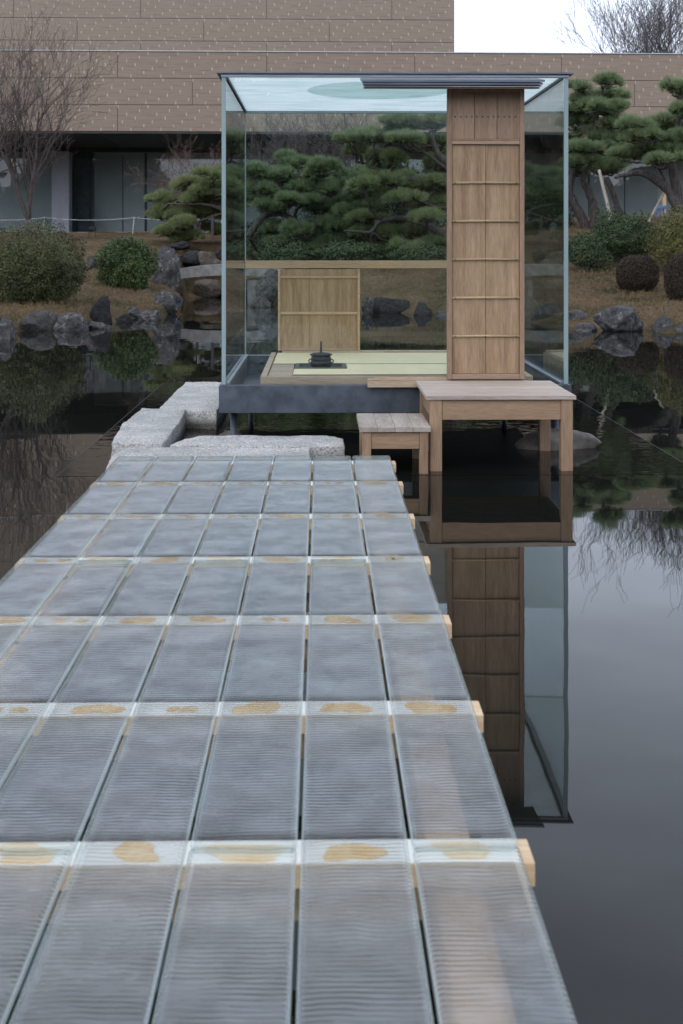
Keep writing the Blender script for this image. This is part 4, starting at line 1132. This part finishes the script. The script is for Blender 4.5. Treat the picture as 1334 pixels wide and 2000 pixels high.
# bolt heads inside the back channel
bb = MB(); n = 14
bolt = MB(); bolt.lathe((0, 0, 0), [(.028, 0), (.028, .012), (.014, .018)], 14)
bm_ = bolt.mesh('bolt')
for px_ in (446, 511, 560, 1058):
    for py_ in (708, 721):
        q = PY(px_, py_, BY - .052)
        o = link('bolt', bm_, 'steel_dark', th, q - root_loc(th)); o.rotation_euler = (math.radians(90), 0, 0)
for (x, y) in ((456, FY + .12), (490, BY - .12), (1085, FY + .12), (985, BY - .12)):
    X = PX(x, y); MB().tube([(X, y, -.4), (X, y, ZB0 + .005)], .024, 14).build('post', 'steel', th, smooth=True)
# side, back and front panes
MB().box(GX0 + .004, GX0 + T - .004, FY + T + .004, BY - T - .004, ZB1 + .003, ZT).build('side_pane', 'side_glass', th)
MB().box(GX1 - T + .004, GX1 - .004, FY + T + .004, BY - T - .004, ZB1 + .003, ZT).build('side_pane', 'side_glass', th)
MB().box(GX0 + T + .003, GX1 - T - .003, BY - T + .004, BY - .004, ZB1 + .003, ZT).build('back_pane', 'clear_glass', th)
DX0, DX1 = PX(873, 9.23), PX(1023, 9.23)
MB().box(GX0 + T + .003, DX0 + .04, FY + .004, FY + .018, ZB1 + .003, ZT).build('front_pane', 'clear_glass', th)
MB().box(DX1 - .04, GX1 - T - .003, FY + .004, FY + .018, ZB1 + .003, ZT).build('front_pane', 'clear_glass', th)
# pale edges of the thick glass at the corners
for (x0, x1, y0, y1) in ((GX0, GX0 + T, FY, FY + T), (GX1 - T, GX1, FY, FY + T)):
    MB().box(x0, x1, y0, y1, ZB1 + .002, ZT, .003).build('corner_edge', 'glass_edge', th)
for (x0, x1, y0, y1) in ((GX0 + T - .005, GX0 + T + .002, BY - T - .003, BY - T + .003), (GX1 - T - .002, GX1 - T + .005, BY - T - .003, BY - T + .003)):
    MB().box(x0, x1, y0, y1, ZB1 + .002, ZT).build('corner_edge', 'glass_edge', th)
# bottom channels and top trims
for x in (GX0 + .031, GX1 - .031 - .02):
    MB().box(x, x + .02, FY + .05, BY - .05, ZB1 + .001, ZB1 + .014).build('floor_rail', 'aluminium', th)
MB().box(GX0 + T + .004, GX1 - T - .004, BY - T - .012, BY - T - .004, ZB1 + .001, ZB1 + .01).build('floor_rail', 'aluminium', th)
for x in (GX0 + .006, GX1 - .036):
    MB().box(x, x + .03, FY + T + .001, BY - .03, ZT + .002, ZT + .022).build('roof_trim', 'steel_dark', th)
MB().box(GX0 + T, GX1 - T, BY - .05, BY - .02, ZT - .003, ZT + .014).build('roof_trim', 'glass_edge', th)
# roof: frosted sheet under a thin plate rim
rf = MB().add([(GX0 + .037, FY + .02, ZT + .02), (GX1 - .037, FY + .02, ZT + .02), (GX1 - .037, BY - .02, ZT + .02), (GX0 + .037, BY - .02, ZT + .02)], [(0, 1, 2, 3)]).build('roof_pane', 'frosted_glass', th)
cx_, cy_, cr_ = PY(600, 180, 10.2).x + .585, 10.2, .585
mb = MB(); ring = [(cx_ + cr_ * math.cos(6.2832 * k / 64), cy_ + cr_ * math.sin(6.2832 * k / 64), ZT + .014) for k in range(64)]
mb.add(ring, [tuple(range(64))]); mb.build('roof_disc', 'frosted_disc', rf)
ov = .035
for (x0, x1, y0, y1) in ((GX0 - ov, GX1 + ov, FY - ov, FY + .02), (GX0 - ov, GX1 + ov, BY - .02, BY + ov), (GX0 - ov, GX0 + .036, FY + .021, BY - .021), (GX1 - .036, GX1 + ov, FY + .021, BY - .021)):
    MB().box(x0, x1, y0, y1, ZT + .024, ZT + .034).build('roof_rim', 'zinc', rf)
MB().box(GX0 - .004, GX1 + .004, FY - .006, FY + .028, ZT + .001, ZT + .022, .002).build('roof_rim', 'aluminium', rf)

# raised tatami platform
ZP = .513
PF, PB = 9.36, PZ(667, 688, ZP).y
PX0, PX1 = PZ(508, 736, ZP).x, 1.58
PXB = PX0
tp = thing('tatami_platform', 'raised wooden platform with pale tatami mats inside the glass house', 'platform', ((PX0 + PX1) / 2, (PF + PB) / 2, ZB0 + .03))
MB().box(PX0, PX1, PF, PF + .05, ZB0 + .031, ZP, .003).build('front_board', 'sill_wood', tp)
MB().box(PX0, PX0 + .045, PF + .051, PB, ZB0 + .031, ZP, .003).build('side_board', 'sill_wood', tp)
MB().box(PX1 - .045, PX1, PF + .051, PB, ZB0 + .031, ZP, .003).build('side_board', 'sill_wood', tp)
MB().box(PX0 + .046, PX1 - .046, PF + .051, PB - .001, ZB0 + .2, ZP - .02).build('inner_deck', 'sill_wood', tp)
MB().box(PX0 + .1, PX1 - .02, PB - .09, PB, ZP + .001, ZP + .02, .003).build('back_sill', 'sill_wood', tp)
Ym = PZ(667, 711.5, ZP).y
HX0, HX1 = PZ(577, 714, ZP).x, PZ(676, 714, ZP).x
HY0, HY1 = PZ(667, 721, ZP).y, PZ(667, 709.5, ZP).y
# back mat, front mat (two pieces round the hearth), corner board
MX0 = PX0 + .06
mt = MB().box(MX0, PX1 - .05, Ym + .012, PB - .092, ZP - .02, ZP + .004, .002).build('tatami_mat', 'tatami', tp)
MB().box(MX0, PX1 - .05, Ym - .012, Ym + .011, ZP - .02, ZP + .005).build('mat_border', 'mat_border', tp)
mt = MB().box(HX0 - .005, PX1 - .05, PF + .075, HY0 - .002, ZP - .02, ZP + .004, .002).build('tatami_mat', 'tatami', tp)
MB().box(HX1 + .002, PX1 - .05, HY0, Ym - .013, ZP - .02, ZP + .004, .002).build('tatami_mat', 'tatami', tp)
MB().box(HX0 - .005, PX1 - .05, PF + .053, PF + .074, ZP - .02, ZP + .005).build('mat_border', 'mat_border', tp)
MB().box(MX0, HX0 - .008, PF + .053, Ym - .014, ZP - .02, ZP + .003, .002).build('corner_board', 'sill_wood', tp)
# sunken hearth
ht = thing('sunken_hearth', 'square dark green framed sunken hearth set into the tatami', 'hearth', ((HX0 + HX1) / 2, (HY0 + HY1) / 2, ZP - .02))
HY1 = min(HY1, Ym - .014)
fw_ = .035
for (x0, x1, y0, y1) in ((HX0, HX1, HY0, HY0 + fw_), (HX0, HX1, HY1 - fw_, HY1), (HX0, HX0 + fw_, HY0 + fw_, HY1 - fw_), (HX1 - fw_, HX1, HY0 + fw_, HY1 - fw_)):
    MB().box(x0, x1, y0, y1, ZP - .019, ZP + .012, .002).build('frame_bar', 'hearth_frame', ht)
MB().box(HX0 + fw_, HX1 - fw_, HY0 + fw_, HY1 - fw_, ZP - .0199, ZP - .004).build('ash_bed', 'ash', ht)
# iron kettle with ringed finial
KC = Vector((PX(627, (HY0 + HY1) / 2), (HY0 + HY1) / 2, ZP - .004))
sK = .0041
kt = thing('iron_kettle', 'dark iron tiered kettle with ringed spire knob on the hearth', 'kettle', KC)
MB().lathe(KC, [(.07, 0), (.082, .01), (.084, .03), (.088, .032), (.088, .04), (.082, .044), (.08, .062), (.084, .066), (.084, .072), (.078, .076), (.075, .094)], 30).build('body', 'dark_iron', kt, smooth=True)
ld = MB().lathe(KC, [(.084, .095), (.09, .1), (.09, .106), (.07, .112), (.03, .118), (.012, .122)], 30).build('lid', 'dark_iron', kt, smooth=True)
prof = [(.008, .12)]
for k in range(6):
    z = .126 + k * .0115; prof += [(.0065, z), (.012 - k * .0008, z + .003), (.012 - k * .0008, z + .007), (.0065, z + .009)]
prof += [(.007, .198), (.003, .208)]
MB().lathe(KC, prof, 14).build('finial', 'dark_iron', ld, smooth=True)
for s in (-1, 1):
    P = [KC + Vector((s * (.082 + .016 * math.sin(a)), 0, .05 + .014 * math.cos(a))) for a in [k * math.pi / 6 for k in range(7)]]
    MB().tube(P, .005, 6).build('lug', 'dark_iron', kt, smooth=True)

# wooden beam along the back pane
Yb = BY - .09
b0, b1 = PY(667, 509, Yb).z, PY(667, 524, Yb).z
mb = MB().box(GX0 + T + .004, PX(905, Yb), Yb - .035, Yb + .05, b1, b0, .003)
box_thing('back_beam', 'pale wooden beam running across the back pane of the glass house', 'beam', mb, 'back_wood')
# low sliding panel below the beam
Yp = PB - .045
x0, x1 = PX(543, Yp), PX(703, Yp)
zb_, zt_ = ZP + .021, b1 - .002
sp = thing('sliding_panel', 'low wooden sliding panel with stained boards below the back beam', 'panel', ((x0 + x1) / 2, Yp, zb_))
sw = .022
for a in (x0, x1 - sw): MB().box(a, a + sw, Yp - .016, Yp + .016, zb_, zt_, .002).build('stile', 'back_wood', sp)
xs_ = [x0 + sw, PX(604, Yp), PX(668, Yp), x1 - sw]
for a, b in zip(xs_[:-1], xs_[1:]): MB().box(a + .001, b - .001, Yp - .004, Yp + .008, zb_ + .001, zt_ - .001, .001).build('board', 'panel_board', sp)
for yy in (541, 611.5):
    z = PY(667, yy, Yp).z; MB().box(x0 + sw + .001, x1 - sw - .001, Yp - .016, Yp - .005, z - .012, z + .012, .002).build('rail', 'back_wood', sp)
MB().box(x0 + sw + .001, x1 - sw - .001, Yp - .014, Yp - .005, zb_ + .001, zb_ + .02, .002).build('rail', 'back_wood', sp)

# door panel with boards, bamboo battens and nails
DY0, DY1 = 9.195, 9.255
zd0, zd1 = PY(667, 742, DY0).z, PY(667, 172, DY0).z
dr = thing('door_panel', 'tall narrow wooden door panel with bamboo battens on the tea house front', 'door', ((DX0 + DX1) / 2, DY0, zd0))
sx = .034
for a in (DX0, DX1 - sx): MB().box(a, a + sx, DY0, DY1, zd0, zd1, .003).build('stile', 'door_frame_wood', dr)
def ZD(y): return PY(667, y, DY0 + .01).z
MB().box(DX0 + sx + .001, DX1 - sx - .001, DY0 + .001, DY1, zd0 + .002, ZD(731), .003).build('bottom_rail', 'door_rail_wood', dr)
MB().box(DX0 + sx + .001, DX1 - sx - .001, DY0 + .001, DY1, ZD(281.5), ZD(275), .002).build('middle_rail', 'door_rail_wood', dr)
MB().box(DX0 + sx + .001, DX1 - sx - .001, DY0 + .004, DY1, ZD(274.5), ZD(271.5), .001).build('ledge_strip', 'door_rail_wood', dr)
MB().box(DX0 + sx + .001, DX1 - sx - .001, DY0 + .004, DY1, ZD(181), zd1 - .001, .002).build('top_rail', 'door_frame_wood', dr)
MB().box(DX0 + sx + .002, DX1 - sx - .002, DY0 + .04, DY0 + .052, zd0 + .05, zd1 - .01).build('backing', 'door_frame_wood', dr)
# upper three flush boards
w = (DX1 - DX0 - 2 * sx - .002); ub0, ub1 = ZD(271) , ZD(181.5)
for k in range(3):
    a = DX0 + sx + .001 + k * w / 3
    MB().box(a + .0015, a + w / 3 - .0015, DY0 + .012, DY0 + .03, ub0, ub1, .0015).build('upper_board', 'door_frame_wood', dr)
for s in (DX0 + sx + .001, DX1 - sx - .012):
    MB().box(s, s + .011, DY0 + .006, DY0 + .0118, ub0 + .001, ub1 - .001).build('inner_strip', 'door_frame_wood', dr)
nail = MB().lathe((0, 0, 0), [(.005, 0), (.005, .004), (.003, .006)], 8).mesh('nail')
for px_ in (889, 900, 911, 922, 931, 942, 953, 964, 973.5, 984.5, 995.5, 1007):
    q = PY(px_, 228, DY0 + .012) - root_loc(dr)
    o = link('nail', nail, 'dark_iron', dr, q); o.rotation_euler = (math.radians(90), 0, 0)
# lower cladding: two long boards
for k in range(2):
    a = DX0 + sx + .001 + k * w / 2
    MB().box(a + .001, a + w / 2 - .0015, DY0 + .02 + k * .002, DY0 + .035, ZD(730.5), ZD(282), .0015).build('board', 'door_board', dr)
cap = MB().lathe((0, 0, 0), [(.004, 0), (.004, .003)], 8).mesh('nail')
for yy in (357, 432, 507, 582, 657):
    z = ZD(yy)
    bt = MB().tube([(DX0 + sx + .002, DY0 + .014, z), ((DX0 + DX1) / 2, DY0 + .013, z + .002), (DX1 - sx - .002, DY0 + .014, z + .001)], .0085, 8).build('batten', 'bamboo', dr, smooth=True)
    for px_ in (889, 948, 1008):
        q = PY(px_, yy, DY0 + .006); q.z = z; q.y = DY0 + .0075
        o = link('nail', cap, 'dark_iron', bt, q - root_loc(dr)); o.rotation_euler = (math.radians(90), 0, 0)
# sill track under the door
SX0, SX1 = PX(718, 9.22), DX1 + .03
tk_ = thing('door_sill', 'pale wooden door track along the front edge of the tea house', 'sill', ((SX0 + SX1) / 2, 9.25, ZB1))
zz0, zz1 = PY(667, 757, 9.2).z, zd0 - .001
MB().box(SX0, SX1, 9.2, FY - e - .001, zz0, zz1 - .012, .002).build('lower_board', 'sill_wood', tk_)
MB().box(SX0 + .0, SX1 - .02, 9.225, FY + .002, zz1 - .011, zz1, .002).build('track_board', 'sill_wood', tk_)
MB().box(SX0 + .05, SX1 - .08, 9.258, 9.268, zz1 + .0005, zz1 + .014, .001).build('guide_strip', 'sill_wood', tk_)
# eave hood above the door
EX0, EX1 = PX(706, 8.98), PX(1064, 8.98)
ev = thing('eave_hood', 'grey layered eave hood above the wooden door panel', 'hood', ((EX0 + EX1) / 2, 9.1, PY(667, 171, 8.99).z))
def zE(y): return PY(667, y, 8.98).z
def slope(name, x0, x1, yf, yb, zf0, zf1, zb0, zb1, mat, inset=0):
    vs = [(x0, yf, zf0), (x1, yf, zf0), (x1, yf, zf1), (x0, yf, zf1), (x0 + inset, yb, zb0), (x1 - inset, yb, zb0), (x1 - inset, yb, zb1), (x0 + inset, yb, zb1)]
    return MB().add(vs, [(0, 1, 2, 3), (5, 4, 7, 6), (4, 0, 3, 7), (1, 5, 6, 2), (3, 2, 6, 7), (4, 5, 1, 0)]).build(name, mat, ev)
slope('roof_sheet', EX0, EX1, 8.975, FY - .01, zE(159.5), zE(155), zE(159.5) + .05, zE(155) + .05, 'zinc', .0)
slope('second_sheet', EX0 + .012, EX1 - .012, 8.99, FY - .012, zE(164.5), zE(160), zE(164.5) + .045, zE(160) + .045, 'zinc')
slope('third_sheet', EX0 + .02, EX1 - .02, 9.0, FY - .014, zE(167.5), zE(165), zE(167.5) + .042, zE(165) + .042, 'steel_dark')
slope('eave_board', EX0 + .024, EX1 - .03, 9.01, FY - .016, zE(171.5), zE(168), zE(171.5) + .03, zE(168) + .035, 'eave_board')

# ================================================================== BENCH AND STEP
bz1 = PZ(0, 0, 0).z if False else .496
BT = .027
bx0, bx1 = PZ(833, 773, bz1).x, PZ(1126, 773, bz1).x
by0, by1 = PZ(1000, 773, bz1).y, 9.185
bn = thing('entrance_bench', 'large weathered wooden bench standing in the water before the door', 'bench', ((bx0 + bx1) / 2, (by0 + by1) / 2, 0))
w3 = (by1 - by0) / 3
for k in range(3):
    MB().box(bx0, bx1, by0 + k * w3 + .0006, by0 + (k + 1) * w3 - .0006, bz1 - BT, bz1 - (.0008 if k == 1 else 0), .002).build('top_board', 'bench_top', bn)
lw = .077
lx = (PX(840, by0 + .03), PX(1118, by0 + .03) - lw)
ly = (by0 + .012, by1 - .03 - lw)
for a in lx:
    for b in ly: MB().box(a, a + lw, b, b + lw, -.4, bz1 - BT - .001, .003).build('leg', 'bench_wood', bn)
za = bz1 - BT - .001
MB().box(lx[0] + lw + .001, lx[1] - .001, ly[0] + .008, ly[0] + .045, za - .132, za - .002, .002).build('apron', 'bench_apron', bn)
MB().box(lx[0] + lw + .001, lx[1] - .001, ly[1] + .03, ly[1] + .065, za - .132, za - .002, .002).build('apron', 'bench_apron', bn)
for a in (lx[0] + .015, lx[1] + lw - .05): MB().box(a, a + .035, ly[0] + lw + .001, ly[1] - .001, za - .132, za - .002, .002).build('side_apron', 'bench_wood', bn)
sz = .306
sx0, sx1 = PZ(702, 834, sz).x, PZ(846, 834, sz).x
sx1 = min(sx1, lx[0] - .004)
sy0, sy1 = PZ(770, 834, sz).y, PZ(770, 807, sz).y
st = thing('low_step', 'small stained wooden step standing in the water beside the bench', 'step', ((sx0 + sx1) / 2, (sy0 + sy1) / 2, 0))
n = 4; w4 = (sx1 - sx0) / n
for k in range(n):
    MB().box(sx0 + k * w4 + .0008, sx0 + (k + 1) * w4 - .0008, sy0, sy1, sz - .034, sz - (.001 if k % 2 else 0), .002).build('top_board', 'step_top', st)
lw2 = .056
for a in (sx0 + .02, sx1 - .018 - lw2):
    for b in (sy0 + .012, sy1 - .02 - lw2): MB().box(a, a + lw2, b, b + lw2, -.4, sz - .035, .003).build('leg', 'bench_wood', st)
MB().box(sx0 + .02 + lw2 + .001, sx1 - .019 - lw2, sy0 + .02, sy0 + .05, sz - .145, sz - .036, .002).build('apron', 'bench_apron', st)
for a in (sx0 + .03, sx1 - .06): MB().box(a, a + .03, sy0 + .012 + lw2 + .001, sy1 - .021 - lw2, sz - .145, sz - .036, .002).build('side_apron', 'bench_wood', st)

# ================================================================== GLASS WALKWAY
def dk(x, y): return PZ(x, y, HD)
DXL, DXR = dk(230, 889).x, dk(763, 889).x
PIT = (DXR - DXL) / 7
YE = dk(667, 889).y
BEAMS = [BEAM_Y0 + BEAM_STEP * k for k in range(-5, 7)]
wk = thing('glass_walkway', 'long walkway of rippled glass planks on wooden beams over the pond', 'walkway', ((DXL + DXR) / 2, YE, 0))
def rounded_plank(w, l, t_, r=.013, seg=4):
    bm = bmesh.new(); bmesh.ops.create_cube(bm, size=1.0)
    for v in bm.verts: v.co = Vector((v.co.x * w, v.co.y * l, v.co.z * t_))
    bmesh.ops.bevel(bm, geom=list(bm.edges), offset=r, segments=seg, affect='EDGES', profile=.5)
    me = bpy.data.meshes.new('glass_plank'); bm.to_mesh(me); bm.free()
    me.polygons.foreach_set('use_smooth', [max(abs(c) for c in p.normal) < .999 for p in me.polygons])
    for nm_ in ('cast_glass', 'cast_glass_underside', 'cast_glass_edge'): me.materials.append(MATS[nm_])
    for p in me.polygons: p.material_index = 0 if p.normal.z > .8 else (1 if p.normal.z < -.8 else 2)
    return me
gapx, gapy = .007, .016
JA = dk(667, 1646).y           # joint of columns 1,3,5,7
JB = dk(667, 1089).y           # joint of columns 2,4,6
Y0 = BEAMS[0] - .05
pm = {}
for c in range(7):
    a = DXL + c * PIT + gapx / 2; b = DXL + (c + 1) * PIT - gapx / 2
    J = JA if c % 2 == 0 else JB
    for (y0, y1) in ((Y0, J - gapy / 2), (J + gapy / 2, YE)):
        key = round(y1 - y0, 4)
        if key not in pm: pm[key] = rounded_plank(b - a, y1 - y0, GT)
        dz = random.uniform(-.0012, .0012)
        o = link('glass_plank', pm[key], None, wk, Vector(((a + b) / 2 + random.uniform(-.001, .001), (y0 + y1) / 2, HD - GT / 2 + dz)) - root_loc(wk))
        o.rotation_euler.z = random.uniform(-.0006, .0006)
zt_b = BEAM_TOP
def blob(cx, cy, rx, ry, z, seed):
    rnd = random.Random(seed); n = 18; pts = []
    ph = [rnd.uniform(0, 6.28) for _ in range(3)]
    for k in range(n):
        a_ = 6.2832 * k / n; q = 1 + .18 * math.sin(2 * a_ + ph[0]) + .12 * math.sin(3 * a_ + ph[1]) + .08 * math.sin(5 * a_ + ph[2])
        s = (abs(math.cos(a_)) ** 3 + abs(math.sin(a_)) ** 3) ** (-1 / 3)
        pts.append((cx + rx * math.cos(a_) * q * s, cy + max(-1, min(1, math.sin(a_) * q * s)) * ry))
    return MB().prism(pts, z, z + .0012)
k2 = 0
for i, yb in enumerate(BEAMS):
    yb = min(yb, YE - .05)
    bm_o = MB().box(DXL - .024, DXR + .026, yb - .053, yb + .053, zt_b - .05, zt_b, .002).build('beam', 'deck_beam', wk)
    MB().box(DXL - .018, DXR + .02, yb - .045, yb + .045, zt_b - .12, zt_b - .051, .002).build('lower_beam', 'dark_beam', wk)
    MB().box(DXL + .004, DXR - .004, yb - .052, yb + .052, zt_b + .0002, zt_b + .0012).build('haze_strip', 'contact_haze', bm_o)  # thin white sheet painted in for the bright haze over each beam
    if yb < 1.2: continue
    for c in range(7):
        k2 += 1
        cx0 = DXL + (c + .5) * PIT
        rnd = random.Random(k2 * 13 + 5)
        if rnd.random() < .35:
            for s in (-.028, .034): blob(cx0 + s + rnd.uniform(-.02, .02), yb + rnd.uniform(-.006, .006), rnd.uniform(.014, .026), rnd.uniform(.018, .034), zt_b + .0013, k2 * 3 + int(s * 100)).build('pad', 'pad', bm_o)
        else:
            blob(cx0 + rnd.uniform(-.015, .015), yb + rnd.uniform(-.005, .005), rnd.uniform(.045, .072), rnd.uniform(.036, .048), zt_b + .0013, k2 * 3).build('pad', 'pad', bm_o)
for x in (DXL + PIT * .66, DXR - PIT * .78):
    MB().box(x - .0, x + .1, Y0, YE - .1, zt_b - .215, zt_b - .062, .003).build('joist', 'deck_joist', wk)
for y in (BEAMS[1] + .3, BEAMS[4] + .2, BEAMS[8] + .2, YE - .25):
    for x in (DXL + PIT * .66 + .05, DXR - PIT * .78 + .05):
        MB().box(x - .045, x + .045, y - .045, y + .045, -.6, zt_b - .216, .003).build('pile', 'deck_joist', wk)
